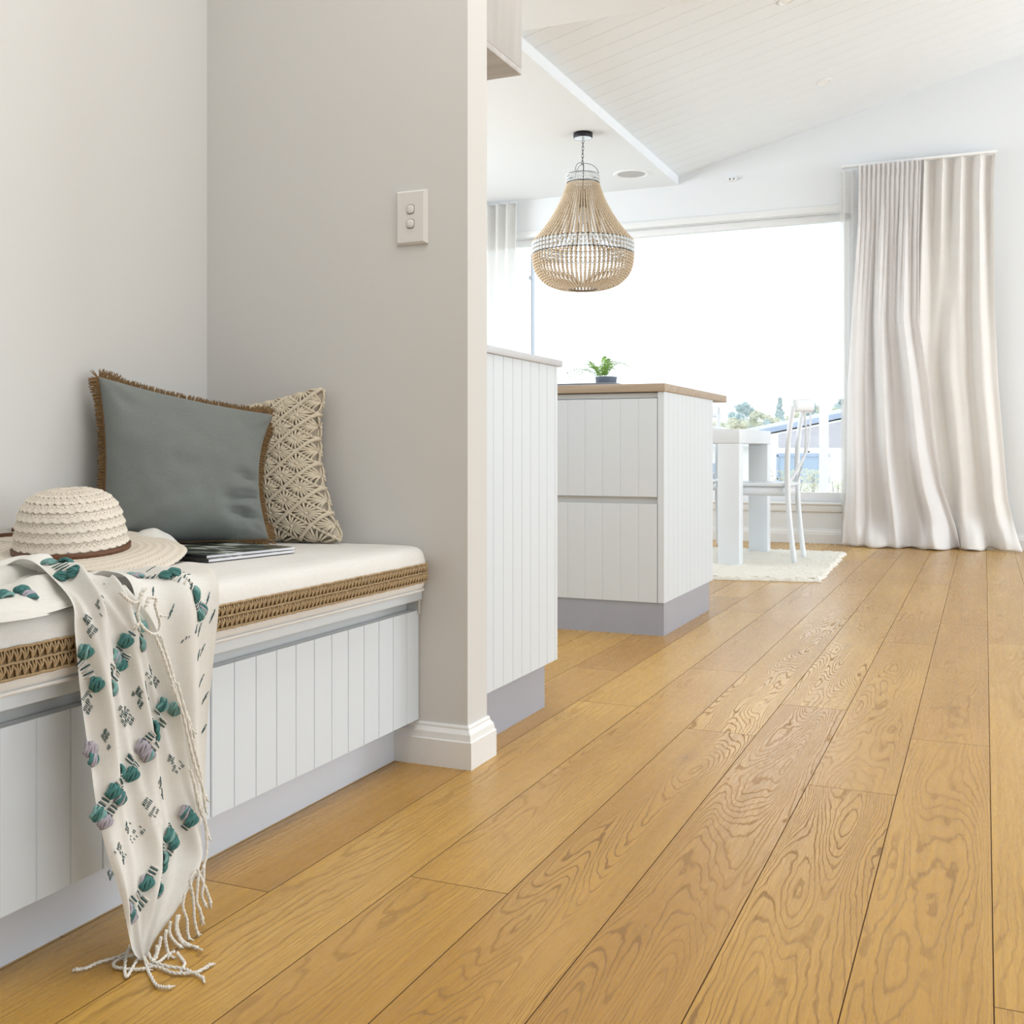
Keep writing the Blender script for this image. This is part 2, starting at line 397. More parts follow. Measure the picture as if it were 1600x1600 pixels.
def wall(name, boxes, m, label):
    mb = MB()
    for b in boxes: mb.box(*b)
    return struct(mb.build(name, m), label)
HT = 4.6
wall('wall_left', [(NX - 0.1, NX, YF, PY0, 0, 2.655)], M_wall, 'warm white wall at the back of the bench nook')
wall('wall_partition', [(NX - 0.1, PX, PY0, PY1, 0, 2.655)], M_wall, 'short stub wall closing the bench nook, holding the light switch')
wall('wall_kitchen', [(XL - 0.1, XL, PY0, 2.9, 0, HT), (XL - 0.1, XL, 7.0, YB + 0.14, 0, HT), (XL - 0.1, XL, 2.9, 7.0, 0, 1.0), (XL - 0.1, XL, 2.9, 7.0, 2.4, HT), (XL, NX - 0.1, PY0, PY0 + 0.1, 0, 2.655)], M_wall_bright, 'white kitchen side wall')
WX0, WX1, WZ0, WZ1 = -4.45, -0.862, 0.285, 2.354
wall('wall_back', [(XL, XR, YB, YB + 0.14, 0, WZ0), (XL, WX0, YB, YB + 0.14, WZ0, WZ1), (WX1, XR, YB, YB + 0.14, WZ0, WZ1), (XL, XR, YB, YB + 0.14, WZ1, HT)], M_wall_bright, 'white wall around the wide window')
wall('wall_right', [(XR, XR + 0.12, YF, -1.5, 0, HT), (XR, XR + 0.12, 4.5, 5.0, 0, HT), (XR, XR + 0.12, 7.6, YB + 0.14, 0, HT),
     (XR, XR + 0.12, -1.5, 4.5, 2.4, HT), (XR, XR + 0.12, 5.0, 7.6, 3.3, HT)], M_wall_bright, 'white side wall with tall openings')
wall('wall_front', [(NX, XR, YF - 0.1, YF, 0, 2.655)], M_wall_bright, 'white wall behind the hall')
CY = 4.73
wall('ceiling', [(XL, XR, YF, CY, 2.655, 2.75)], M_ceil, 'flat white hall ceiling')
wall('ceiling_kitchen', [(XL, -2.109, CY, YB, 2.655, 2.80)], M_ceil, 'flat white ceiling over the kitchen, holding the beaded pendant')
wall('wall_bulkhead', [(XL, XR, CY - 0.1, CY, 2.75, HT)], M_ceil, 'white bulkhead where the raked ceiling begins')
def raked():
    mb = MB(); sl = 0.245; zr = lambda x: 2.72 + sl * (x + 2.109)
    p = 0.148; gw = 0.007; gd = 0.005
    ys = []; y = CY
    prof = [(CY, 0)]
    y = CY + 0.09
    while y < YB:
        prof += [(y - gw / 2, 0), (y, gd), (y + gw / 2, 0)]; y += p
    prof += [(YB, 0)]
    n = len(prof); vs = []
    for x in (-2.109, XR):
        vs += [(x, yy, zr(x) + d) for yy, d in prof]
    mb.add(vs, [[i, i + 1, n + i + 1, n + i] for i in range(n - 1)])
    mb.prism([(-2.109, zr(-2.109) + 0.02), (XR, zr(XR) + 0.02), (XR, zr(XR) + 0.1), (-2.109, zr(-2.109) + 0.1)], CY, YB, 'y')
    struct(mb.build('ceiling_raked', M_ceil, recalc=False), 'white grooved boards of the raked ceiling')
raked()

BASE_PROF = [(0.0, 0.0), (0.016, 0.0), (0.016, 0.056), (0.0135, 0.0585), (0.0125, 0.064), (0.0115, 0.071), (0.0080, 0.076), (0.0055, 0.080), (0.0055, 0.084), (0.0035, 0.088), (0.0, 0.088)]
def baseboard_partition():
    mb = MB(); rows = []
    for d, z in BASE_PROF:
        rows.append([(-1.166, PY0 - d, z), (PX + d, PY0 - d, z), (PX + d, PY1 + d, z), (-1.034, PY1 + d, z)])
    vs = [p for r in rows for p in r]; fs = []
    for i in range(len(rows) - 1):
        for j in range(3): fs.append([i * 4 + j, i * 4 + j + 1, (i + 1) * 4 + j + 1, (i + 1) * 4 + j])
    mb.add(vs, fs)
    struct(mb.build('baseboard_partition', M_trim), 'moulded white baseboard wrapping the end of the stub wall')
baseboard_partition()
def baseboard_back():
    mb = MB(); P = [(YB - d * 1.1, z * 1.16) for d, z in BASE_PROF]
    mb.prism(P, XL, XR, 'x')
    struct(mb.build('baseboard_back', M_trim), 'white baseboard under the wide window')
baseboard_back()

def window():
    w = bpy.data.objects.new('window_1', None); COL.objects.link(w); w.location = ((WX0 + WX1) / 2, YB, WZ0)
    struct(w, 'wide white framed window looking over the neighbouring roofs')
    y0, y1 = YB + 0.075, YB + 0.135
    mb = MB(); t = 0.06
    mb.box(WX0, WX1, y0, y1, WZ0, WZ0 + 0.075, 0.004); mb.box(WX0, WX1, y0, y1, WZ1 - 0.05, WZ1, 0.004)
    mb.box(WX0, WX0 + t, y0, y1, WZ0, WZ1, 0.004); mb.box(WX1 - t, WX1, y0, y1, WZ0, WZ1, 0.004)
    mb.build('frame', M_frame, w)
    mb = MB(); mb.box(-3.341, -3.329, y0, y1, WZ0 + 0.075, WZ1 - 0.05, 0.003); mb.box(-3.352, -3.318, y0 - 0.02, y0, 2.03, 2.06, 0.004)
    mb.build('mullion', M_mullion, w)
    for a, b in ((WX0 + t, -3.341), (-3.329, WX1 - t)):
        mb = MB(); mb.box(a, b, y0 + 0.028, y0 + 0.032, WZ0 + 0.075, WZ1 - 0.05); mb.build('pane', M_glass, w)
    mb = MB(); mb.box(WX0 - 0.05, WX1 + 0.16, YB - 0.022, YB + 0.075, WZ0 - 0.012, WZ0 + 0.004, 0.004)
    mb.box(WX0 - 0.03, WX1 + 0.14, YB - 0.012, YB, WZ0 - 0.062, WZ0 - 0.012, 0.003); mb.build('sill', M_trim, w)
    mb = MB(); mb.box(WX0 - 0.05, WX1 + 0.16, YB - 0.014, YB, WZ1 + 0.0, WZ1 + 0.05, 0.004)
    mb.build('architrave', M_trim, w)
window()

# ------------------------------------------------------------------ grooved panels
def vj_poly(a0, a1, grooves, face, back, gw=0.0032, gd=0.0020, ch=0.0015):
    # polygon in (along, depth): face is the visible depth coordinate, back is hidden one
    s = 1 if face > back else -1
    P = [(a0, back), (a0, face - s * ch), (a0 + ch, face)]
    for g in grooves: P += [(g - gw / 2, face), (g - gw / 6, face - s * gd), (g + gw / 6, face - s * gd), (g + gw / 2, face)]
    P += [(a1 - ch, face), (a1, face - s * ch), (a1, back)]
    return P
def panel_x(mb, xface, xback, y0, y1, z0, z1, grooves, **k):      # faces +X
    P = vj_poly(y0, y1, [g for g in grooves if y0 + 0.006 < g < y1 - 0.006], xface, xback, **k)
    mb.prism([(d, a) for a, d in P], z0, z1, 'z')
def panel_y(mb, yface, yback, x0, x1, z0, z1, grooves, **k):      # faces -Y
    P = vj_poly(x0, x1, [g for g in grooves if x0 + 0.006 < g < x1 - 0.006], yface, yback, **k)
    mb.prism(P, z0, z1, 'z')

# ------------------------------------------------------------------ bench seat
def bench():
    b = thing('bench_seat', 'long white built-in bench with grooved fronts under the linen cushion', 'bench', (-1.4, 1.0, 0))
    Y0, Y1 = -0.60, 2.048
    mb = MB(); mb.box(NX + 0.001, -1.104, Y0, Y1, 0.348, 0.372, 0.002); mb.build('seat_board', M_cab, b)
    mb = MB(); mb.box(-1.150, -1.138, Y0, 2.040, 0.318, 0.348); mb.box(-1.16, -1.108, 2.040, Y1, 0.318, 0.348); mb.build('handle_channel', M_cabgrey, b)
    gs = [1.368 + 0.0570 * i for i in range(-40, 13)]
    gs = [g for g in gs if abs(g - 1.368) > 0.01]
    ys = [(-0.60, 0.014), (0.0165, 0.689), (0.6915, 1.3665), (1.369, Y1)]
    for a, c in ys:
        mb = MB(); panel_x(mb, -1.112, -1.132, a, c, 0.092, 0.3255, gs, gw=0.0034, gd=0.0020); o = mb.build('door_panel', M_cab, b)
    mb = MB(); mb.box(-1.185, -1.166, Y0, Y1, 0.0, 0.10); mb.build('kickboard', M_bkick, b)
    mb = MB(); mb.box(NX + 0.001, -1.151, Y0 + 0.01, Y1 - 0.002, 0.10, 0.348); mb.build('carcass', M_cab, b)
bench()

CZ0, CZ1, CXF = 0.3735, 0.467, -1.078
def rrect(x0, x1, y0, y1, r, n=8):
    P = []
    for cx, cy, a0 in ((x1 - r, y1 - r, 0), (x0 + 0.01, y1 - 0.01, 90), (x0 + 0.01, y0 + 0.01, 180), (x1 - r, y0 + r, 270)):
        rr = r if cx > (x0 + x1) / 2 else 0.01
        for i in range(n + 1):
            a = math.radians(a0 + 90 * i / n); P.append((cx + rr * math.cos(a), cy + rr * math.sin(a), math.cos(a), math.sin(a)))
    return P
def bench_cushion():
    x0, x1, y0, y1 = NX + 0.004, CXF, -0.58, 2.044
    c = thing('seat_cushion', 'long white linen box cushion with jute trim on the built-in bench', 'cushion', (-1.37, 0.75, CZ0))
    mb = MB(); P = rrect(x0, x1, y0, y1, 0.05)
    # densify long sides so that the top can sag slightly
    Q = []
    for i, p in enumerate(P):
        q = P[(i + 1) % len(P)]; L = math.hypot(q[0] - p[0], q[1] - p[1]); k = max(1, int(L / 0.03))
        for j in range(k):
            t = j / k; Q.append(tuple(lerp(p[m], q[m], t) for m in range(4)))
    prof = [(0.012, 0.0), (0.004, 0.003), (0.0, 0.010), (-0.004, 0.030), (-0.004, 0.060), (0.0, 0.078), (0.005, 0.087), (0.013, 0.0925), (0.026, 0.0955), (0.06, 0.097)]
    n = len(Q); vs = []
    def inset(d):
        P2 = rrect(x0 + d, x1 - d, y0 + d, y1 - d, max(0.05 - d, 0.006)); R2 = []
        for i, p in enumerate(P2):
            q = P2[(i + 1) % len(P2)]; p0, q0 = P[i], P[(i + 1) % len(P)]
            k = max(1, int(math.hypot(q0[0] - p0[0], q0[1] - p0[1]) / 0.03))
            for j in range(k): R2.append(tuple(lerp(p[m], q[m], j / k) for m in range(4)))
        return R2
    for d, z in prof:
        for (x, y, nx, ny) in inset(d):
            w = 0.0018 * noise.noise(Vector((x * 9, y * 9, z * 20))) if z > 0.02 else 0
            vs.append((x - nx * w, y, CZ0 + z * (0.0935 / 0.097) + w))
    fs = []
    for k in range(len(prof) - 1):
        for i in range(n): fs.append([k * n + i, k * n + (i + 1) % n, (k + 1) * n + (i + 1) % n, (k + 1) * n + i])
    fs.append(list(range((len(prof) - 1) * n, len(prof) * n))); fs.append(list(range(n))[::-1])
    mb.add(vs, fs, 0, True); mb.build('cushion_body', M_cushion, c)
    # jute braid along the front, round the right hand corner
    r = 0.05; path = []
    y = y0 + 0.06
    while y < y1 - r: path.append((x1, y, 1, 0)); y += 0.0058
    a = 0
    while a < 88: path.append((x1 - r + r * math.cos(math.radians(a)), y1 - r + r * math.sin(math.radians(a)), math.cos(math.radians(a)), math.sin(math.radians(a)))); a += 6.6
    mb = MB(); off = 0.0048; zb0, zb1 = 0.394, 0.4305
    vs = []; 
    for (x, y, nx, ny) in path:
        w = 0.0006 * noise.noise(Vector((x * 60, y * 60, 0)))
        for z in (zb0 + w, zb1 + w): vs.append((x + nx * off, y + ny * off, z))
    k = len(path); mb.add(vs, [[2 * i, 2 * i + 2, 2 * i + 3, 2 * i + 1] for i in range(k - 1)], 1, True)
    rg = random.Random(3)
    for zz in (zb0, (zb0 + zb1) / 2, zb1):
        mb.tube([(x + nx * (off + 0.001), y + ny * (off + 0.001), zz + rg.uniform(-0.0007, 0.0007)) for x, y, nx, ny in path], 0.0021, 5)
    hh = (zb1 - zb0) / 2
    for row in (0, 1):
        zl = zb0 + row * hh; zh = zl + hh
        for i in range(1, k - 2, 2):
            x, y, nx, ny = path[i]; xa, ya, na, nb_ = path[i - 1]; xc, yc, nc, ncy = path[i + 1]
            j = lambda: rg.uniform(-0.0006, 0.0006)
            for (xs, ys, n1, n2) in ((xa, ya, na, nb_), (xc, yc, nc, ncy), (x, y, nx, ny)):
                pts = [(x + nx * (off + 0.0015), y + ny * (off + 0.0015), zl + 0.002 + j()),
                       ((x * 0.45 + xs * 0.55) + nx * (off + 0.0042), (y * 0.45 + ys * 0.55) + ny * (off + 0.0042) + j(), zl + hh * 0.55 + j()),
                       (xs + n1 * (off + 0.0015), ys + n2 * (off + 0.0015) + j(), zh - 0.0015 + j())]
                mb.tube(pts, [0.0011, 0.0016, 0.0010], 5, caps=False)
    mb.build('jute_trim', [M_jute, M_jute_d], c, recalc=False)
    mb = MB()
    mb.tube([(x - nx * 0.002, y - ny * 0.002, CZ0 + 0.0015) for x, y, nx, ny in path], 0.003, 6); mb.build('piping', M_cushion, c)
bench_cushion()

# ------------------------------------------------------------------ kitchen cabinet end, overhead box, island
def cabinet():
    c = thing('kitchen_cabinet', 'white grooved end cabinet with pale top beyond the stub wall', 'cabinet', (-1.35, 2.41, 0))
    y0, y1 = PY1 + 0.004, 2.672
    gs = [2.1530 + 0.0555 * i for i in range(0, 11)]
    mb = MB(); panel_x(mb, -1.035, -1.055, y0, y1, 0.1155, 0.888, gs); mb.build('end_panel', M_cab, c)
    mb = MB(); mb.box(NX - 0.1, -1.0555, y0, y1 - 0.001, 0.1155, 0.886, 0.001); mb.build('carcass', M_cab, c)
    mb = MB(); mb.box(NX - 0.1, -1.029, y0, y1 + 0.022, 0.8885, 0.906, 0.002); mb.build('top', M_cap, c)
    mb = MB(); mb.box(NX - 0.1, -1.050, y0, y1 - 0.055, 0, 0.115, 0.0); mb.build('kickboard', M_kick, c)
cabinet()
def overhead():
    c = thing('overhead_cabinet', 'whitewashed timber box hung high behind the stub wall', 'cabinet', (-1.3, 2.32, 1.604))
    mb = MB(); mb.box(-1.6, -1.06, PY1 + 0.003, 2.488, 1.620, 2.652, 0.001); mb.build('box_body', M_hood, c)
    mb = MB(); mb.box(-1.6, -1.06, PY1 + 0.003, 2.488, 1.604, 1.6195, 0.001); mb.build('bottom_panel', M_hood_u, c)
overhead()
def island():
    c = thing('kitchen_island', 'white grooved kitchen island with two drawers and oak top', 'kitchen island', (-1.7, 4.15, 0))
    X1, X0, Y0, Y1 = -1.052, -2.9, 3.771, 4.528
    mb = MB(); panel_x(mb, X1, X1 - 0.024, Y0, Y1, 0.1185, 0.8765, [Y0 + 0.063 * i for i in range(1, 12)]); mb.build('side_panel', M_cab, c)
    mb = MB(); mb.box(X0, X1 - 0.0245, Y0 + 0.024, Y1, 0.1185, 0.876, 0.0); mb.build('carcass', M_cabgrey, c)
    gx = [-1.4886 + 0.0683 * i for i in range(-25, 7)]
    for xa, xb in ((-1.985, -1.0785), (-2.89, -1.988)):
        for z0, z1 in ((0.1185, 0.4735), (0.4985, 0.8535)):
            mb = MB(); panel_y(mb, Y0, Y0 + 0.02, xa, xb, z0, z1, gx, gw=0.0030, gd=0.0014); mb.build('drawer', M_cab, c)
    mb = MB(); mb.box(X0, X1 - 0.0245, Y0 + 0.012, Y0 + 0.023, 0.474, 0.498); mb.box(X0, X1 - 0.0245, Y0 + 0.008, Y0 + 0.023, 0.8555, 0.874, 0.001)
    mb.build('handle_rail', M_cabgrey, c)
    mb = MB(); mb.box(X0, X1 + 0.004, Y0 - 0.006, Y1 + 0.253, 0.877, 0.907, 0.0025); mb.build('top', M_counter, c)
    mb = MB(); mb.box(X0 + 0.05, X1 - 0.002, Y0 + 0.004, Y1 - 0.06, 0, 0.118); mb.build('kickboard', M_kick, c)
island()

# ------------------------------------------------------------------ light switch
def switch():
    c = thing('light_switch', 'white two-button light switch on the stub wall', 'light switch', (-1.127, PY0, 1.168))
    mb = MB(); x0, x1, z0, z1 = -1.165, -1.090, 1.110, 1.226; yo = PY0 - 0.0095
    # plate with chamfered rim
    P = [(x0, z0), (x1, z0), (x1, z1), (x0, z1)]
    i_ = 0.0045
    Q = [(x0 + i_, z0 + i_), (x1 - i_ * 1.7, z0 + i_), (x1 - i_ * 1.7, z1 - i_), (x0 + i_, z1 - i_)]
    vs = [(x, PY0 - 0.0003, z) for x, z in P] + [(x, PY0 - 0.004, z) for x, z in P] + [(x, yo, z) for x, z in Q]
    fs = []
    for k in (0, 4):
        for i in range(4): fs.append([k + i, k + (i + 1) % 4, k + 4 + (i + 1) % 4, k + 4 + i])
    fs += [[8, 9, 10, 11], [3, 2, 1, 0]]
    mb.add(vs, fs); mb.build('plate', M_switch, c)
    for z in (1.1845, 1.1535):
        mb = MB(); r = 0.0085; cx = -1.1285
        ring = []; n = 20
        def sq(a, r): 
            ca, sa = math.cos(a), math.sin(a); e = 0.62
            return (math.copysign(abs(ca) ** e, ca) * r, math.copysign(abs(sa) ** e, sa) * r * 1.08)
        for rr, y in ((r, yo + 0.001), (r, yo - 0.0018), (r * 0.86, yo - 0.003), (r * 0.4, yo - 0.0034)):
            ring += [(cx + sq(2 * PI * j / n, rr)[0], y, z + sq(2 * PI * j / n, rr)[1]) for j in range(n)]
        fs = [[k * n + j, k * n + (j + 1) % n, (k + 1) * n + (j + 1) % n, (k + 1) * n + j] for k in range(3) for j in range(n)] + [list(range(3 * n, 4 * n))]
        mb.add(ring, fs, 0, True)
        b = mb.build('button', M_switch, c)
        mb = MB(); ring = []
        for rr in (r * 1.0, r * 1.14): ring += [(cx + sq(2 * PI * j / n, rr)[0], yo - 0.0003, z + sq(2 * PI * j / n, rr)[1]) for j in range(n)]
        mb.add(ring, [[j, (j + 1) % n, n + (j + 1) % n, n + j] for j in range(n)]); mb.build('button_surround', M_gap, b)
switch()

# ------------------------------------------------------------------ pillows
def pillow_surface(TL, TR, BR, BL, thick, sag=(0.02, 0.03, 0.02, 0.02), nrm=None, wr=0.004, seed=0, belly=0.0, pinch=0.30, dents=()):
    TL, TR, BR, BL = map(Vector, (TL, TR, BR, BL))
    n = (TR - BL).cross(TL - BR).normalized()
    if nrm is not None and n.dot(Vector(nrm)) < 0: n = -n
    cen = (TL + TR + BR + BL) / 4
    def f(u, v, side):
        # u right, v up; edges bow inward between the corners
        p = (BL * (1 - u) + BR * u) * (1 - v) + (TL * (1 - u) + TR * u) * v
        ix = (TR - TL + BR - BL).normalized(); iy = (TL - BL + TR - BR).normalized()
        bu = 4 * u * (1 - u); bv = 4 * v * (1 - v)
        p = p + iy * (-sag[0] * bu * v ** 2 + sag[2] * bu * (1 - v) ** 2) + ix * (sag[3] * bv * (1 - u) ** 2 - sag[1] * bv * u ** 2)
        h = (max(0.0, bu * bv)) ** pinch
        vv = v - belly * v * (1 - v)
        h *= 1 - belly * (v - 0.4)
        w = wr * noise.noise(Vector((u * 3.5 + seed, v * 3.5, side * 2.0))) + wr * 0.5 * noise.noise(Vector((u * 9 + seed, v * 9, side * 5.0)))
        if dents:
            for (du0, dv0, dx, dy, ln, dep) in dents:
                a = (u - du0) * dx + (v - dv0) * dy; b = -(u - du0) * dy + (v - dv0) * dx
                if 0 < a < ln: w -= dep * math.exp(-(b / (0.018 + 0.05 * a)) ** 2) * math.sin(PI * (a / ln) ** 0.7)
        # creases radiating from the corners
        cr = 0
        for (a, b) in ((0, 0), (1, 0), (0, 1), (1, 1)):
            du, dv = u - a, v - b; d = math.hypot(du, dv)
            if d < 0.45 and d > 1e-4: cr += math.sin(math.atan2(abs(dv), abs(du)) * 9 + seed + a * 2) * math.exp(-((d - 0.14) / 0.12) ** 2)
        return p + n * (side * (thick / 2 * h + w * h) + side * wr * 0.55 * cr * h)
    return f, n
def build_pillow(mb, f, N=44, mat=0):
    def par(t): return 0.5 - 0.5 * math.cos(PI * t)
    for side in (1, -1):
        mb.grid(lambda a, b: f(par(a), par(b), side), N, N, mat)

def grey_pillow():
    TL, TR, BR, BL = (-1.640, 1.668, 0.815), (-1.430, 1.965, 0.744), (-1.372, 1.868, 0.482), (-1.610, 1.640, 0.482)
    f, n = pillow_surface(TL, TR, BR, BL, 0.165, sag=(0.012, 0.03, 0.0, 0.014), nrm=(0.7, -0.7, 0.2), wr=0.009, seed=3.3, belly=0.25, dents=((1.0, 0.40, -0.95, 0.30, 0.24, 0.030), (1.0, 0.30, -0.98, -0.12, 0.32, 0.034), (0.98, 0.12, -0.94, 0.26, 0.30, 0.030), (0.85, 0.02, -0.6, 0.8, 0.18, 0.008), (0.0, 0.93, 0.75, -0.65, 0.2, 0.006), (1.0, 0.9, -0.8, -0.55, 0.2, 0.007)))
    c = thing('throw_pillow', 'blue grey linen pillow with brown fringed edge leaning in the nook', 'pillow', (-1.5, 1.78, 0.47))
    mb = MB(); build_pillow(mb, f); mb.build('pillow_body', M_linen, c)
    mb = MB(); rg = random.Random(5)
    edge = []
    N = 150
    for s in range(4):
        for i in range(N):
            t = i / N; edge.append([(t, 0), (1, t), (1 - t, 1), (0, 1 - t)][s])
    E = [f(u, v, 1) for u, v in edge]; cen = (Vector(TL) + Vector(TR) + Vector(BR) + Vector(BL)) / 4
    K = len(E)
    for i in range(K):
        p = E[i]; t = (E[(i + 1) % K] - E[i - 1]).normalized(); o = t.cross(n)
        if o.dot(p - cen) < 0: o = -o
        u, v = edge[i]
        cornerd = min(math.hypot(u - a, v - b) for a in (0, 1) for b in (0, 1))
        for q in range(4):
            L = 0.0165 * rg.uniform(0.75, 1.15) * (0.9 if cornerd > 0.1 else 1.15)
            d = (o + t * rg.uniform(-0.35, 0.35) + n * rg.uniform(-0.15, 0.45)).normalized()
            a = p + t * rg.uniform(-0.001, 0.001)
            tip = a + d * L; tip.z = max(tip.z, 0.4695)
            mb.tube([a - o * 0.003, a + d * L * 0.5, tip], [0.0012, 0.0011, 0.0006], 4, caps=False)
    mb.tube([p + n * 0.001 for p in E], 0.0026, 5, closed=True)
    mb.build('fringe', M_fringe, c, recalc=False)
grey_pillow()

def macrame_pillow():
    TL, TR, BR, BL = (-1.645, 1.995, 0.745), (-1.335, 2.018, 0.800), (-1.268, 1.985, 0.476), (-1.615, 1.935, 0.478)
    f, n = pillow_surface(TL, TR, BR, BL, 0.10, sag=(0.010, 0.030, 0.0, 0.02), nrm=(0, -1, 0), wr=0.003, seed=8.1, belly=0.2)
    c = thing('throw_pillow', 'cream knotted macrame pillow standing against the stub wall', 'pillow', (-1.45, 1.96, 0.47))
    mb = MB(); build_pillow(mb, f, 32); mb.build('pillow_body', M_mac_in, c)
    mb = MB()
    def S(u, v, h):
        e = 0.004
        u = min(max(u, 0.0), 1.0); v = min(max(v, 0.0), 1.0)
        p = f(u, v, 1)
        a = f(min(1, u + e), v, 1) - f(max(0, u - e), v, 1); b = f(u, min(1, v + e), 1) - f(u, max(0, v - e), 1)
        q = a.cross(b)
        q = q.normalized() if q.length > 1e-12 else n
        if q.dot(n) < 0: q = -q
        return p + q * h
    nu, nv = 4, 6
    inside = lambda u, v: -0.02 <= u <= 1.02 and -0.02 <= v <= 1.02
    # lattice cords in both diagonals (wrapped knots)
    for k in range(-nv, nu + 1):
        pts = []
        for i in range(0, 141):
            v = i / 140; u = (k + v * nv) / nu
            if inside(u, v): pts.append(S(u, v, 0.0058))
        if len(pts) > 3: mb.tube(pts, 0.0047, 6)
    for k in range(0, nu + nv + 1):
        pts = []
        for i in range(0, 281):
            v = i / 280; u = (k - v * nv) / nu
            if inside(u, v): pts.append((S(u, v, 0.0045)))
        if len(pts) > 3:
            rr = [0.0037 + 0.0011 * (1 if (i % 4) < 2 else -1) for i in range(len(pts))]
            mb.tube(pts, rr, 6)
    # rosettes: strands fanning out of a small knot in every diamond
    rg = random.Random(2)
    for a in range(-1, 2 * nu + 2):
        for b in range(-1, 2 * nv + 2):
            if (a + b) % 2 == 0: continue
            u0, v0 = a / (2 * nu), b / (2 * nv)
            if not (-0.08 <= u0 <= 1.08 and -0.05 <= v0 <= 1.05): continue
            for k in range(18):
                an = 2 * PI * (k + 0.5) / 18 + rg.uniform(-0.06, 0.06)
                dx, dy = math.cos(an), math.sin(an)
                R = 0.5 / (abs(dx) + abs(dy)) * 0.93
                bend = 0.18 * (1 if dx > 0 else -1) * dy
                P = []
                for j in range(5):
                    t = 0.10 + 0.90 * j / 4
                    uu = u0 + (dx * R * t + 0.0) * (1.0 / nu); vv = v0 + (dy * R * t + bend * 0.25 * t * (1 - t)) * (1.0 / nv)
                    if not inside(uu, vv): continue
                    P.append(S(uu, vv, 0.0035 + 0.0050 * math.sin(PI * t)))
                if len(P) >= 3: mb.tube(P, 0.0026, 5, caps=False)
            if inside(u0, v0):
                p = S(u0, v0, 0.006); mb.ball(p, 0.0055, 1)
    # corded edge
    E = []
    for s in range(4):
        for i in range(40):
            t = i / 40; u, v = [(t, 0), (1, t), (1 - t, 1), (0, 1 - t)][s]; E.append(f(u, v, 1))
    mb.tube(E, 0.005, 6, closed=True)
    mb.build('macrame_cover', M_mac, c, recalc=False)
macrame_pillow()

# ------------------------------------------------------------------ magazines
def magazine(name, label, A, ang, w, d, z, h, cover):
    c = thing(name, label, 'magazine', (A[0], A[1], z), 'magazines on the bench cushion')
    R = Matrix.Translation((A[0], A[1], z)) @ Matrix.Rotation(ang, 4, 'Z')
    mb = MB(); mb.box(-d + 0.001, -0.0006, 0.001, w - 0.001, 0.0006, h - 0.0006, 0.0, M=R); mb.build('pages', M_page, c)
    mb = MB(); mb.box(-d, 0, 0, w, h - 0.0006, h, 0.0, M=R); mb.build('front_cover', cover, c)
    mb = MB(); mb.box(-d, 0, -0.0006, 0.0006, 0.0, h, 0, M=R)
    mb.box(-d, 0, 0, w, 0, 0.0006, 0.0, M=R); mb.build('spine', M_tick_black, c)
M_tick_black = mat('black_cover_ink', (0.015, 0.015, 0.017), 0.35, 0.2, 30)
magazine('magazine', 'lower magazine lying on the cushion below the blue grey pillow', (-1.262, 1.545), math.radians(-9), 0.216, 0.27, 0.4690, 0.006, M_mag)
magazine('magazine', 'upper magazine with dark printed cover poking from under the pillow', (-1.272, 1.552), math.radians(-12), 0.212, 0.26, 0.4752, 0.0055, M_mag)

# ------------------------------------------------------------------ straw hat
def straw_mat():
    m, nt, out = new_mat('woven_paper_straw')
    co = nd(nt, 'ShaderNodeTexCoord').outputs['Object']
    uv = nd(nt, 'ShaderNodeUVMap', uv_map='weave').outputs[0]
    s = nd(nt, 'ShaderNodeSeparateXYZ', {0: uv}).outputs
    # zigzag of eyelets running round each braid: u counts diamonds, v runs across a braid
    tri = math_n(nt, 'ABSOLUTE', math_n(nt, 'SUBTRACT', math_n(nt, 'FRACT', s[0]), 0.5))      # 0..0.5
    vv = math_n(nt, 'FRACT', s[1])
    d1 = math_n(nt, 'ABSOLUTE', math_n(nt, 'SUBTRACT', vv, math_n(nt, 'MULTIPLY_ADD', tri, 0.8, 0.30)))
    d2 = math_n(nt, 'ABSOLUTE', math_n(nt, 'SUBTRACT', vv, math_n(nt, 'MULTIPLY_ADD', tri, -0.8, 0.70)))
    dd = math_n(nt, 'MINIMUM', d1, d2)
    n = nd(nt, 'ShaderNodeTexNoise', {'Vector': uv, 'Scale': 9.0, 'Detail': 2.0}).outputs[0]
    hole = math_n(nt, 'MULTIPLY', nd(nt, 'ShaderNodeMapRange', {0: dd, 1: 0.055, 2: 0.02, 3: 0.0, 4: 1.0}).outputs[0], ramp(nt, n, [(0.46, 0.0), (0.6, 1.0)]))
    fb = nd(nt, 'ShaderNodeTexNoise', {'Vector': nd(nt, 'ShaderNodeMapping', {'Vector': uv, 'Scale': (6, 4, 1)}).outputs[0], 'Scale': 3.0, 'Detail': 3.0}).outputs[0]
    c = mixc(nt, fb, (0.68, 0.61, 0.51), (0.84, 0.78, 0.68))
    c = mixc(nt, math_n(nt, 'MULTIPLY', hole, 0.75), c, (0.25, 0.17, 0.10))
    h = math_n(nt, 'SUBTRACT', math_n(nt, 'MULTIPLY', fb, 0.7), hole)
    b = nd(nt, 'ShaderNodeBump', {'Height': h, 'Strength': 0.5, 'Distance': 0.0015})
    p = nd(nt, 'ShaderNodeBsdfPrincipled', {'Base Color': c, 'Roughness': 0.9, 'Normal': b.outputs[0], 'Specular IOR Level': 0.2})
    nt.links.new(p.outputs[0], out.inputs[0]); return m
M_straw = straw_mat()
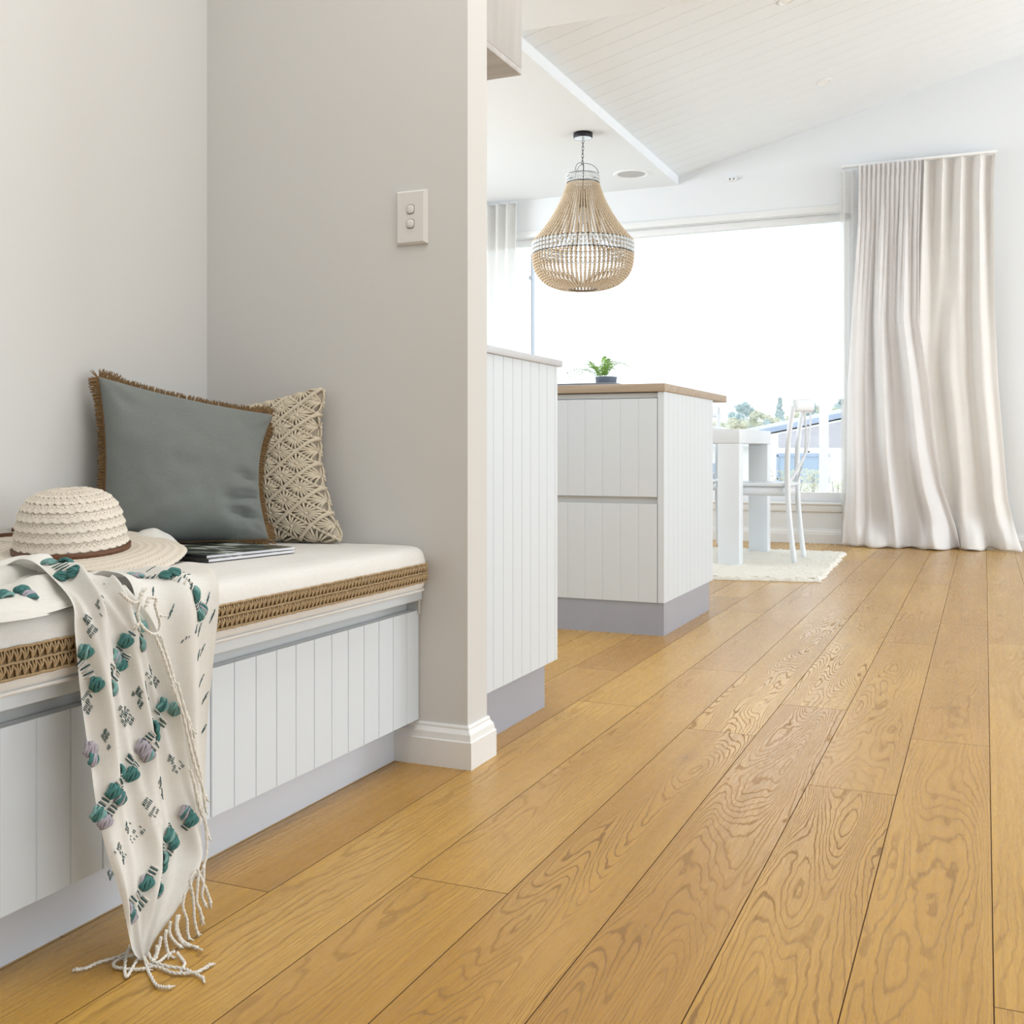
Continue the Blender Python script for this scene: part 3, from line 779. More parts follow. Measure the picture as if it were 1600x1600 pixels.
def add_uv(o, uvs):
    l = o.data.uv_layers.new(name='weave')
    for p in o.data.polygons:
        for li in p.loop_indices:
            l.data[li].uv = uvs[o.data.loops[li].vertex_index]
    # unwrap the seam
    for p in o.data.polygons:
        us = [l.data[li].uv[0] for li in p.loop_indices]
        if max(us) - min(us) > 10:
            for li in p.loop_indices:
                if l.data[li].uv[0] < max(us) - 10: l.data[li].uv[0] += DIAM[0]
DIAM = [34.0]
def hat():
    C = Vector((-1.488, 1.452, 0.487))
    h = thing('sun_hat', 'cream woven straw sun hat with brown leather band on the bench', 'hat', C)
    tilt = Matrix.Rotation(math.radians(6.0), 4, Vector((0.92, 0.40, 0)).normalized())
    T = Matrix.Translation(C) @ tilt
    n = 136; uvs = []
    def radius(z):    # crown outline
        tab = [(0.0, 0.1070), (0.02, 0.1055), (0.05, 0.1010), (0.075, 0.0945), (0.092, 0.0845), (0.104, 0.069), (0.111, 0.050), (0.1145, 0.028), (0.116, 0.0)]
        return interp(tab, z) * 0.885
    mb = MB()
    bands = [(0.000, 0.021), (0.018, 0.038), (0.035, 0.055), (0.052, 0.072), (0.069, 0.088), (0.085, 0.1005), (0.098, 0.109), (0.107, 0.1138), (0.1125, 0.116)]
    DIAM[0] = 34.0
    for bi, (z0, z1) in enumerate(bands):
        ph = bi * 0.5; top = bi == len(bands) - 1
        def fn(u, v):
            a = 2 * PI * u; z = lerp(z0, z1, v)
            r = radius(max(z, 0)) + 0.0034 * (1 - v) ** 2.2
            scal = 0.0030 * (1 - v) * abs(math.sin(a * 17 + ph * PI)) + 0.0012 * (1 - v) * noise.noise(Vector((math.cos(a) * 5, math.sin(a) * 5, bi)))
            if top and v > 0.99: r = 0.0005
            sx = 0.96; r *= 1 + 0.012 * noise.noise(Vector((math.cos(a) * 1.2, math.sin(a) * 1.2, z * 12)))
            uvs.append((u * 34 + ph, bi + v * 0.98))
            return T @ Vector((r * math.cos(a), r * math.sin(a) , z - scal))
        mb.grid(fn, n, 4, wrapu=True)
    o = mb.build('crown', M_straw, h, recalc=False); add_uv(o, uvs)
    # brim
    mb = MB(); uvs2 = []; NR = 30; DIAM[0] = 60.0
    def bz(a, r):
        t = (r - 0.105) / 0.09
        dr = Vector((math.cos(a), math.sin(a)))
        droop = -0.014 * t * t * max(0, dr.dot(Vector((0.55, -0.83)))) - 0.017 * t * t * max(0, dr.dot(Vector((0.97, 0.25)))) ** 2 + 0.006 * t * math.sin(3 * a + 0.7) + 0.010 * t * t * max(0, dr.dot(Vector((-0.7, -0.7))))
        return droop + 0.002
    def brim(u, v):
        a = 2 * PI * u; r = lerp(0.090, 0.194, v)
        edge = 0.0022 * abs(math.sin(a * 36)) * (v > 0.97)
        ridge = 0.0011 * abs(math.sin(PI * v * 7))
        uvs2.append((u * 60, 20 + v * 7))
        return T @ Vector(((r + edge) * math.cos(a), (r + edge) * math.sin(a), bz(a, r) + ridge + 0.0006 * noise.noise(Vector((a * 14, v * 20, 0)))))
    mb.grid(brim, 240, NR, wrapu=True)
    o = mb.build('brim', M_straw, h, recalc=False); add_uv(o, uvs2)
    md = o.modifiers.new('thickness', 'SOLIDIFY'); md.thickness = 0.0022; md.offset = -1
    # leather band with tails
    mb = MB()
    def band(u, v):
        a = 2 * PI * u; k = [(0.0955, 0.003), (0.0995, 0.0035), (0.1000, 0.0125), (0.0955, 0.0135)]
        i = min(int(v * 3 + 0.001), 3); r, z = k[i]
        return T @ Vector((r * math.cos(a), r * math.sin(a), z + 0.0015 * math.sin(a + 2.2)))
    mb.grid(band, 96, 3, wrapu=True)
    b = mb.build('hat_band', M_leather, h, recalc=False)
    mb = MB()
    for a0, da, zz in ((2.75, 0.10, 0.012), (2.95, -0.02, 0.022), (3.05, 0.14, 0.006)):
        pts = []
        for i in range(9):
            t = i / 8; r = 0.099 + 0.095 * t; a = a0 + da * t
            pts.append(T @ Vector((r * math.cos(a), r * math.sin(a), zz * (1 - t * 0.6) + 0.010 + 0.006 * math.sin(3 * t))))
        for s in range(8):
            p, q = pts[s], pts[s + 1]; w = Vector((0, 0, 0.0035)); sd = (q - p).cross(w).normalized() * 0.0012
            mb.add([p - w - sd, p + w - sd, p + w + sd, p - w + sd, q - w - sd, q + w - sd, q + w + sd, q - w + sd],
                   [[0, 1, 2, 3], [4, 7, 6, 5], [0, 4, 5, 1], [1, 5, 6, 2], [2, 6, 7, 3], [3, 7, 4, 0]])
    mb.build('strap', M_leather, b)
hat()

# ------------------------------------------------------------------ throw blanket
from mathutils.kdtree import KDTree
def throw():
    rg = random.Random(21)
    V = Vector
    # left edge, right edge of every row from the cushion top down to the tip on the floor
    A = [((-1.330, 1.105, 0.472), (-1.290, 1.265, 0.4690)), ((-1.245, 1.085, 0.484), (-1.215, 1.255, 0.4695)), ((-1.175, 1.070, 0.498), (-1.150, 1.225, 0.4705)), ((-1.112, 1.052, 0.490), (-1.105, 1.180, 0.474)),
         ((-1.066, 1.040, 0.470), (-1.064, 1.135, 0.476)), ((-1.052, 1.035, 0.437), (-1.050, 1.160, 0.425)), ((-1.047, 1.040, 0.364), (-1.044, 1.184, 0.338)), ((-1.040, 1.041, 0.292), (-1.036, 1.202, 0.251)),
         ((-1.032, 1.042, 0.227), (-1.028, 1.218, 0.165)), ((-1.024, 1.050, 0.161), (-1.020, 1.226, 0.094)), ((-1.014, 1.062, 0.093), (-1.012, 1.171, 0.050)), ((-1.010, 1.080, 0.030), (-1.009, 1.128, 0.022)), ((-1.006, 1.097, 0.005), (-1.006, 1.108, 0.004))]
    B = [((-1.300, 1.260, 0.4695), (-1.290, 1.420, 0.4695)), ((-1.215, 1.225, 0.476), (-1.210, 1.405, 0.474)), ((-1.145, 1.185, 0.484), (-1.135, 1.365, 0.480)), ((-1.082, 1.150, 0.481), (-1.080, 1.332, 0.474)), ((-1.060, 1.140, 0.446), (-1.060, 1.314, 0.430)),
         ((-1.064, 1.169, 0.362), (-1.064, 1.307, 0.338)), ((-1.074, 1.203, 0.264), (-1.074, 1.308, 0.239)), ((-1.080, 1.237, 0.172), (-1.080, 1.311, 0.151)), ((-1.082, 1.250, 0.121), (-1.082, 1.308, 0.108))]
    def sheet(rows, fold, bow):
        Ls = [V(r[0]) for r in rows]; Rs = [V(r[1]) for r in rows]
        def f(s, t):
            l = catmull(Ls, t); r = catmull(Rs, t)
            e = 0.01
            d = catmull(Ls, min(1, t + e)) - catmull(Ls, max(0, t - e)) + catmull(Rs, min(1, t + e)) - catmull(Rs, max(0, t - e))
            nn = (r - l).cross(d)
            nn = -nn.normalized() if nn.length > 1e-9 else V((1, 0, 0))
            if nn.x + nn.z < 0: nn = -nn
            p = l.lerp(r, s)
            return p + nn * fold(s, t) + bow(s, t)
        return f
    def foldA(s, t):
        a = 0.017 * smooth(t / 0.15) * (1 - 0.9 * smooth((t - 0.8) / 0.2)) 
        x = s * 2.4 + t * 1.3
        k = 0.5 + 0.5 * math.sin(2 * PI * x + 0.6)
        top = 0.020 * math.exp(-((t - 0.16) / 0.10) ** 2) * (0.5 + 0.5 * math.sin(2 * PI * (s * 2.2 - t * 2.0) + 1.0))
        edge = 0.012 * math.exp(-(s / 0.10) ** 2) * smooth((t - 0.3) / 0.15) * (1 - smooth((t - 0.75) / 0.2))
        k2 = 0.5 + 0.5 * math.sin(2 * PI * (s * 4.6 - t * 1.6) + 2.0)
        flat = 1 - 0.75 * smooth((s - 0.35) / 0.5) * (1 - smooth((t - 0.2) / 0.15))
        return flat * (a * (k ** 2.0) * (1.2 - 0.5 * t) + a * 0.35 * k2 * k2 + top) + 0.0025 * noise.noise(V((s * 5, t * 9, 0))) - edge * 0.4
    zero = V((0, 0, 0))
    fA = sheet(A, foldA, lambda s, t: zero)
    def foldB(s, t):
        x = s * 1.9 - t * 0.5
        return 0.012 * smooth(t / 0.2) * (0.5 + 0.5 * math.sin(2 * PI * x + 2.4)) ** 1.4 + 0.002 * noise.noise(V((s * 4, t * 7, 5)))
    fB = sheet(B, foldB, lambda s, t: zero)
    # crumpled end lying along the cushion to the left
    def fC(s, t):
        y = lerp(0.74, 1.16, s); x = lerp(-1.072, -1.345, t) - 0.018 * math.sin(s * 9) * (1 - t) + (0.01 if s < .6 else 0.0)
        prof = math.sin(PI * min(1, t * 1.02)) ** 0.5
        ph = t * 2.55 + 0.30 * math.sin(s * 3.1 + 0.4) - 0.22 * s
        roll = abs(math.sin(PI * ph)) ** 0.55
        ph2 = t * 4.4 - s * 1.9
        z = 0.4690 + prof * (0.004 + 0.030 * roll * (0.62 + 0.38 * math.sin(s * 5 + t * 4) ** 2) + 0.007 * abs(math.sin(PI * ph2)) + 0.022 * smooth((s - 0.5) / 0.4) * math.exp(-((t - 0.58) / 0.2) ** 2))
        z += 0.004 * noise.noise(V((s * 9, t * 8, 2))) * prof
        if t < 0.02 or t > 0.98: z = 0.468
        return V((x, y, z))
    def fD(s, t):
        y = lerp(1.605, 1.700, s); x = lerp(-1.435, -1.54, t)
        z = 0.4685 + 0.047 * (math.sin(PI * t) ** 0.6) * (math.sin(PI * min(1, s * 1.0 + 0.02)) ** 0.45) + 0.003 * noise.noise(V((s * 5, t * 5, 9)))
        return V((x, y, z))
    o = None
    mb = MB()
    mb.grid(lambda a, b: fA(a, b), 56, 150); nA = len(mb.v)
    mb.grid(lambda a, b: fB(a, b), 44, 90); nB = len(mb.v)
    mb.grid(lambda a, b: fC(a, b), 80, 80); nC = len(mb.v)
    mb.grid(lambda a, b: fD(a, b), 24, 20)
    under = curve([(-1.32, 1.20, 0.4692), (-1.37, 1.34, 0.4690), (-1.42, 1.48, 0.4688), (-1.465, 1.60, 0.4700)], 40)
    mb.grid(lambda a, b: under[min(39, int(b * 39))] + V((0.045 * (a - 0.5), 0, 0.0006 * math.sin(a * 20))), 8, 39)
    T = mb.build('throw_blanket', M_throw, recalc=False)
    tag(T, 'cream cotton throw with teal tufted rows draped over the bench edge', 'throw blanket')
    pts = [V(p) for p in mb.v]
    T.data.update()
    nrm = [v.normal.copy() for v in T.data.vertices]
    def near(lo, hi):
        kd = KDTree(hi - lo)
        for i in range(lo, hi): kd.insert(pts[i], i)
        kd.balance(); return kd
    kA, kB, kC = near(0, nA), near(nA, nB), near(nB, nC)
    def snap(kd, q, out=V((1, 0, 0.6))):
        co, i, d = kd.find(V(q)); n = nrm[i]
        if n.dot(out) < 0: n = -n
        q = V(q); d = q - pts[i]; t_ = d - n * d.dot(n)
        if t_.length > 0.006: t_ = t_ * (0.006 / t_.length)
        return pts[i] + t_, n
    tf = MB()
    def lump(kd, q, along, r=0.0085, m=None):
        p, n = snap(kd, q); a = V(along); a = (a - n * a.dot(n)).normalized(); b = n.cross(a)
        m = m if m is not None else rg.choice((0, 0, 0, 1, 2))
        alt = rg.choice((0, 1, 2))
        for k in range(6):
            off = (k - 2.5) * 0.0026
            pl = []; kk = abs(k - 2.5) / 2.5
            for i in range(9):
                an = PI * i / 8
                x = -math.cos(an) * r * (1.12 - 0.30 * kk); h = math.sin(an) * r * (0.66 - 0.28 * kk)
                pl.append(p + a * x + b * (off * (0.72 + 0.42 * math.sin(an)) + 0.0016 * math.sin(an * 2 + k * 1.7)) + n * (h + 0.0008))
            mm = m if rg.random() < 0.6 else alt
            tf.tube(pl, [0.0017, 0.0020, 0.0022, 0.0023, 0.0023, 0.0023, 0.0022, 0.0020, 0.0017], 6, mm)
    def stripes(kd, q0, q1, k=6, hw=0.0055, lo=0.3, hi=0.7):
        q0, q1 = V(q0), V(q1)
        for i in range(k):
            t = lerp(lo, hi, i / (k - 1)); p, n = snap(kd, q0.lerp(q1, t)); a = (q1 - q0); a = (a - n * a.dot(n)).normalized(); b = n.cross(a)
            m = 3 if i % 2 == 0 else 4
            tf.tube([p - b * hw + n * 0.0012, p + n * 0.0017, p + b * hw + n * 0.0012], 0.0011, 4, m)
    def band(kd, L, offd, along=(0, 0.7, 0.7)):
        offd = V(offd)
        for i, q in enumerate(L):
            q = V(q)
            lump(kd, q - offd * 0.5 + V((0, 0.002, 0)), along); lump(kd, q + offd * 0.5, along)
        for a, b in zip(L, L[1:]):
            for s in (-0.5, 0.5): stripes(kd, V(a) + offd * s, V(b) + offd * s)
    od = (0, 0.0115, -0.0115)
    band(kA, [(-1.02, 1.043, 0.205), (-1.02, 1.066, 0.228), (-1.02, 1.094, 0.248), (-1.02, 1.120, 0.269), (-1.02, 1.149, 0.291), (-1.02, 1.172, 0.315)], od)
    band(kA, [(-1.01, 1.078, 0.073), (-1.01, 1.115, 0.094), (-1.01, 1.143, 0.116), (-1.01, 1.168, 0.139), (-1.01, 1.195, 0.161)], od)
    band(kA, [(-1.045, 1.070, 0.364), (-1.045, 1.098, 0.392), (-1.045, 1.117, 0.412), (-1.045, 1.140, 0.436)], od)
    for q in [(-1.05, 1.046, 0.412), (-1.05, 1.046, 0.288), (-1.045, 1.043, 0.276)]: lump(kA, q, (0, 0.5, 0.8))
    stripes(kA, (-1.05, 1.040, 0.400), (-1.05, 1.055, 0.380), 6, 0.007, 0, 1)
    for q in [(-1.100, 0.968, 0.48), (-1.094, 0.995, 0.48), (-1.115, 0.975, 0.49), (-1.108, 1.0, 0.49)]: lump(kC, q, (0, 1, 0), 0.0095, 0)
    for q in [(-1.175, 1.105, 0.52), (-1.155, 1.115, 0.51), (-1.125, 1.080, 0.50), (-1.110, 1.095, 0.50)]: lump(kA, q, (1, 0.3, 0), 0.0095)
    stripes(kA, (-1.165, 1.105, 0.52), (-1.12, 1.088, 0.50), 6, 0.010, 0.3, 0.7)
    band(kB, [(-1.125, 1.215, 0.487), (-1.085, 1.243, 0.48), (-1.065, 1.262, 0.456), (-1.062, 1.276, 0.43)], (0.004, 0.011, 0.006), (0.3, 0.4, -0.6))
    for q in [(-1.47, 1.625, 0.49), (-1.46, 1.64, 0.488)]:
        pass
    def dash(kd, q, b=(0, 0.7, -0.7)):
        for r in (-1, 1):
            for k in range(6):
                if rg.random() < 0.12: continue
                a = V((0, 0.7, 0.7)); bb = V(b)
                c = V(q) + a * ((k - 2.5) * 0.0024) + bb * (r * 0.0036)
                p, n = snap(kd, c); d = (bb - n * bb.dot(n)).normalized()
                w = 0.0024 * rg.uniform(0.6, 1.2)
                tf.tube([p - d * w + n * 0.0006, p + d * w + n * 0.0006], 0.00055, 4, 5)
    for q in [(-1.030, 1.061, 0.305), (-1.030, 1.072, 0.289), (-1.030, 1.093, 0.326), (-1.030, 1.101, 0.314), (-1.030, 1.119, 0.346), (-1.030, 1.123, 0.333), (-1.030, 1.147, 0.354),
              (-1.015, 1.177, 0.243), (-1.015, 1.186, 0.229), (-1.015, 1.149, 0.221), (-1.015, 1.160, 0.204), (-1.015, 1.121, 0.201), (-1.015, 1.131, 0.186), (-1.015, 1.095, 0.179), (-1.015, 1.107, 0.164), (-1.015, 1.066, 0.160), (-1.015, 1.078, 0.144), (-1.015, 1.052, 0.132),
              (-1.045, 1.046, 0.454), (-1.045, 1.052, 0.438), (-1.045, 1.066, 0.472), (-1.045, 1.074, 0.458), (-1.045, 1.153, 0.367), (-1.045, 1.166, 0.350), (-1.045, 1.133, 0.345), (-1.045, 1.140, 0.330), (-1.045, 1.108, 0.322), (-1.045, 1.117, 0.310),
              (-1.050, 1.050, 0.354), (-1.050, 1.050, 0.340), (-1.10, 1.10, 0.49), (-1.10, 1.135, 0.49), (-1.09, 1.09, 0.485), (-1.20, 1.12, 0.51)]: dash(kA, q)
    for q in [(-1.070, 1.192, 0.472), (-1.070, 1.219, 0.438), (-1.070, 1.247, 0.405), (-1.070, 1.268, 0.368), (-1.070, 1.285, 0.328), (-1.070, 1.300, 0.445), (-1.070, 1.307, 0.420), (-1.070, 1.270, 0.405), (-1.070, 1.283, 0.374),
              (-1.10, 1.30, 0.48), (-1.13, 1.32, 0.48), (-1.14, 1.27, 0.48), (-1.08, 1.30, 0.30), (-1.08, 1.303, 0.25)]: dash(kB, q, (0, 0.5, 0.8))
    tf.build('tufted_rows', [M_teal, M_aqua, M_lilac, M_tick, M_tassel, M_tick], T, recalc=False)
    # hem of the thin cloth, then the twisted tassels
    hang = [[(-1.000,1.188,0.094),(-1.000,1.197,0.076),(-1.000,1.208,0.055),(-1.000,1.215,0.038)],[(-1.000,1.181,0.093),(-1.000,1.172,0.085),(-1.000,1.177,0.067),(-1.000,1.180,0.046),(-1.000,1.181,0.028),(-1.000,1.188,0.006)],
     [(-1.000,1.190,0.090),(-1.000,1.188,0.073),(-1.000,1.186,0.051),(-1.000,1.192,0.038),(-1.000,1.198,0.022)],[(-1.000,1.201,0.092),(-1.000,1.200,0.074),(-1.000,1.197,0.055),(-1.000,1.204,0.039)],
     [(-1.000,1.162,0.071),(-1.000,1.158,0.055),(-1.000,1.166,0.034),(-1.000,1.167,0.019),(-1.000,1.170,0.007)],[(-1.000,1.151,0.046),(-1.000,1.147,0.033),(-1.000,1.155,0.012),(-0.990,1.160,0.004),(-0.975,1.157,0.004)],
     [(-1.000,1.134,0.044),(-1.000,1.132,0.030),(-1.000,1.143,0.013),(-0.998,1.151,0.004)],[(-1.000,1.126,0.036),(-1.000,1.124,0.025),(-1.000,1.128,0.009),(-0.995,1.126,0.004)],
     [(-1.000,1.147,0.047),(-1.000,1.145,0.028),(-0.998,1.156,0.006),(-0.990,1.158,0.004)],[(-1.000,1.108,0.023),(-1.000,1.108,0.015),(-1.000,1.102,0.006)],[(-1.000,1.116,0.031),(-1.000,1.112,0.019),(-1.000,1.106,0.008)],
     [(-1.012,1.154,0.352),(-1.012,1.174,0.312),(-1.012,1.187,0.271),(-1.012,1.200,0.232),(-1.012,1.213,0.204),(-1.012,1.223,0.181)],[(-1.012,1.165,0.353),(-1.012,1.184,0.301),(-1.012,1.200,0.253),(-1.012,1.211,0.220),(-1.012,1.223,0.165)],
     [(-1.012,1.191,0.228),(-1.012,1.204,0.194),(-1.012,1.220,0.153),(-1.012,1.229,0.124)],[(-1.012,1.200,0.202),(-1.012,1.211,0.168),(-1.012,1.223,0.140),(-1.012,1.225,0.103),(-1.012,1.218,0.084)],
     [(-1.022,1.133,0.421),(-1.022,1.144,0.401),(-1.022,1.153,0.382),(-1.022,1.164,0.357),(-1.022,1.180,0.327),(-1.022,1.195,0.301),(-1.022,1.207,0.278)],[(-1.022,1.144,0.419),(-1.022,1.153,0.397),(-1.022,1.163,0.373),(-1.022,1.172,0.349),(-1.022,1.185,0.323),(-1.022,1.199,0.296),(-1.022,1.211,0.271)],
     [(-1.030,1.078,0.485),(-1.030,1.089,0.476),(-1.030,1.102,0.469),(-1.030,1.111,0.470),(-1.030,1.116,0.479)],[(-1.030,1.117,0.478),(-1.030,1.112,0.464),(-1.030,1.109,0.452),(-1.030,1.112,0.443),(-1.030,1.108,0.438)],
     [(-1.030,1.113,0.441),(-1.030,1.124,0.430),(-1.030,1.138,0.422),(-1.030,1.149,0.424),(-1.030,1.151,0.437),(-1.030,1.147,0.447),(-1.030,1.154,0.445)],[(-1.030,1.147,0.447),(-1.030,1.142,0.461),(-1.030,1.145,0.468),(-1.030,1.131,0.472),(-1.030,1.127,0.467)]]
    fl = [[(-1.020,1.105,0.016),(-1.038,1.112,0.006),(-1.042,1.096,0.004),(-1.054,1.074,0.004),(-1.057,1.056,0.004),(-1.066,1.047,0.004)],[(-1.010,1.104,0.012),(-1.029,1.096,0.006),(-1.036,1.084,0.004),(-1.027,1.073,0.004),(-1.010,1.074,0.004),(-0.996,1.078,0.004),(-0.988,1.083,0.004)],
     [(-1.006,1.104,0.012),(-1.011,1.097,0.006),(-1.000,1.074,0.004),(-0.993,1.058,0.004),(-1.007,1.070,0.005),(-1.025,1.091,0.007),(-1.035,1.106,0.009)],[(-1.014,1.106,0.010),(-0.988,1.093,0.005),(-0.971,1.093,0.005),(-0.947,1.090,0.004),(-0.931,1.095,0.004),(-0.922,1.100,0.004),(-0.902,1.094,0.004)],
     [(-1.001,1.106,0.012),(-0.986,1.099,0.007),(-0.960,1.096,0.007),(-0.938,1.101,0.006),(-0.922,1.101,0.004),(-0.917,1.121,0.004)],[(-1.004,1.103,0.008),(-0.987,1.088,0.004),(-0.965,1.071,0.004),(-0.944,1.057,0.004),(-0.932,1.056,0.004),(-0.926,1.059,0.004)],
     [(-0.982,1.134,0.006),(-0.986,1.123,0.004),(-0.983,1.107,0.004),(-0.986,1.099,0.004)],[(-0.976,1.132,0.006),(-0.961,1.124,0.004),(-0.949,1.115,0.004),(-0.943,1.103,0.004)]]
    for L in hang + fl:
        n = 8 * len(L); P = curve(L, n)
        for p in P:
            if L in hang: p.x += 0.011 if L[0][2] < 0.12 else 0.008
            p.z = max(p.z, 0.0027)
        m = MB()
        # two twisted plies
        for ply in (0, 1):
            Q = []
            for i, p in enumerate(P):
                t = (P[min(i + 1, n - 1)] - P[max(i - 1, 0)]).normalized(); a = t.orthogonal().normalized(); b = t.cross(a)
                an = i * 0.95 + ply * PI
                q = p + (a * math.cos(an) + b * math.sin(an)) * 0.0009; q.z = max(q.z, 0.0018); Q.append(q)
            m.tube(Q, 0.00155, 5)
        e = P[-1]; d = (P[-1] - P[-3]).normalized()
        m.ball(P[-2], 0.0031, 1)
        for k in range(3):
            w = V((rg.uniform(-1, 1), rg.uniform(-1, 1), rg.uniform(-0.3, 0.3))) * 0.6
            q = e + (d + w) * 0.008; q.z = max(q.z, 0.0018)
            m.tube([e, q], [0.0016, 0.0009], 4)
        m.build('tassel', M_tassel, T, recalc=False)
throw()

# ------------------------------------------------------------------ curtains
def sheer_mat(op=0.55):
    m, nt, out = new_mat('sheer_voile')
    n = nd(nt, 'ShaderNodeTexNoise', {'Scale': 60.0}).outputs[0]
    t = nd(nt, 'ShaderNodeBsdfTransparent', {'Color': (1, 1, 1, 1)})
    d = nd(nt, 'ShaderNodeBsdfTranslucent', {'Color': mixc(nt, n, (0.84, 0.82, 0.79), (0.9, 0.89, 0.87))})
    d2 = nd(nt, 'ShaderNodeBsdfDiffuse', {'Color': (0.86, 0.85, 0.83, 1)})
    a = nd(nt, 'ShaderNodeMixShader', {0: 0.5, 1: d.outputs[0], 2: d2.outputs[0]})
    mx = nd(nt, 'ShaderNodeMixShader', {0: op, 1: t.outputs[0], 2: a.outputs[0]})
    nt.links.new(mx.outputs[0], out.inputs[0]); return m
M_sheer = sheer_mat(0.72)
M_sheer2 = sheer_mat(0.62)
def curtain(name, label, xl, xr, ybase, ztop, N, amp_top, folds, m, group, puddle=0.10, nu=220, nv=110, head=True, seed=0.0):
    c = thing(name, label, 'curtain', ((interp(xl, ztop) + interp(xr, ztop)) / 2, ybase, ztop), group)
    def f(s, t):
        z = ztop * (1 - t)
        L, R = interp(xl, z), interp(xr, z)
        tt = smooth(t / 0.55)
        y = -amp_top * math.sin(2 * PI * N * s + 0.4) * (1 - 0.85 * tt)
        for (k, a, ph, dr) in folds:
            y -= a * (0.15 + 0.85 * smooth(t / 0.6)) * smooth((t - 0.02) / 0.2) * math.sin(2 * PI * k * (s + dr * t) + ph)
        y += 0.010 * tt * noise.noise(Vector((s * 9 + seed, z * 0.9, 3)))
        hem = smooth((t - 0.90) / 0.10)
        y -= puddle * hem * (0.55 + 0.45 * math.sin(2 * PI * 2.3 * s + 1.2 + seed)) * smooth((t - 0.86) / 0.14)
        y += 0.020 * hem * noise.noise(Vector((s * 12 + seed, t * 14, 1)))
        x = lerp(L, R, s) + 0.006 * math.sin(2 * PI * N * s * 2) * (1 - tt) + 0.018 * hem * noise.noise(Vector((s * 7 + seed, t * 9, 7)))
        z = max(0.003 + 0.004 * (1 + math.sin(s * 31 + seed)), z + 0.03 * hem * (noise.noise(Vector((s * 6 + seed, 2, 2)))) * (1 if t < 0.999 else 0.3)) if t > 0.9 else z
        return Vector((x, min(ybase + y, YB - 0.034), z))
    mb = MB(); mb.grid(f, nu, nv); o = mb.build('drape', m, c, recalc=False)
    md = o.modifiers.new('cloth_thickness', 'SOLIDIFY'); md.thickness = 0.0016
    if head:
        mb = MB()
        def h(s, t):
            p = f(s, 0.0); return Vector((p.x, p.y - 0.0035, ztop - 0.085 * t + 0.004))
        mb.grid(h, nu, 2); mb.build('heading_band', m, c, recalc=False)
    return c
curtain('curtain', 'cream linen curtain with tight pencil pleats beside the window', [(0, -0.905), (0.15, -0.905), (0.4, -0.885), (1.1, -0.875), (2.24, -0.80), (2.62, -0.795)],
        [(0, -0.150), (0.16, -0.180), (0.42, -0.262), (0.68, -0.305), (1.11, -0.345), (1.55, -0.410), (2.1, -0.408), (2.62, -0.394)], 7.815, 2.622, 13, 0.015,
        [(3.0, 0.038, 0.5, -0.10), (5.5, 0.018, 1.7, -0.12), (9, 0.008, 0.2, 0.0)], M_curtain, 'linen curtains at the right end of the window', 0.14, seed=2.0)
curtain('curtain', 'paler wave-headed curtain hanging nearest the side wall', [(0, -0.36), (0.5, -0.36), (1.2, -0.44), (2.62, -0.402)],
        [(0, 0.215), (0.1, 0.190), (0.34, 0.140), (1.1, 0.082), (1.6, 0.060), (2.4, 0.056), (2.64, 0.064)], 7.892, 2.632, 4.0, 0.036,
        [(2.5, 0.026, 0.2, 0.05), (5.0, 0.010, 1.1, 0.0)], M_curtain2, 'linen curtains at the right end of the window', 0.16, seed=5.5)
curtain('curtain', 'pale sheer curtain at the left end of the window', [(0, -4.0), (2.62, -4.0)], [(0, -3.42), (1.8, -3.40), (2.62, -3.385)], 7.86, 2.622, 7, 0.035,
        [(4, 0.03, 0.6, 0.0)], M_sheer2, None, 0.04, 120, 50, False, 9.0)
def sheer():
    c = thing('sheer_curtain', 'narrow sheer curtain strip beside the pleated curtain', 'curtain', (-0.86, 7.90, 2.62))
    mb = MB()
    mb.grid(lambda s, t: Vector((lerp(-0.935, -0.83, s) + 0.01 * t, 7.905 + 0.012 * math.sin(2 * PI * 2 * s + t), 2.622 - 2.60 * t)), 24, 30)
    mb.build('drape', M_sheer, c, recalc=False)
sheer()
def track():
    c = thing('curtain_track', 'slim white curtain track above the right hand curtains', 'curtain track', (-0.4, 7.86, 2.645))
    mb = MB(); mb.box(-0.90, 0.075, 7.84, 7.885, 2.634, 2.650, 0.002); mb.build('rail', M_frame, c)
    mb = MB(); mb.box(-0.915, -0.90, 7.838, 7.887, 2.632, 2.652, 0.002); mb.build('end_cap', M_frame, c)
track()
def bracket():
    c = thing('ceiling_bracket', 'tiny white bracket at the top of the window wall', 'bracket', (-1.70, YB, 2.645))
    mb = MB(); mb.box(-1.735, -1.665, YB - 0.03, YB, 2.642, 2.662, 0.003); mb.build('plate', M_frame, c)
    for x in (-1.715, -1.685):
        mb = MB(); mb.ball((x, YB - 0.031, 2.652), 0.006, 1); mb.build('screw', M_metal, c)
bracket()

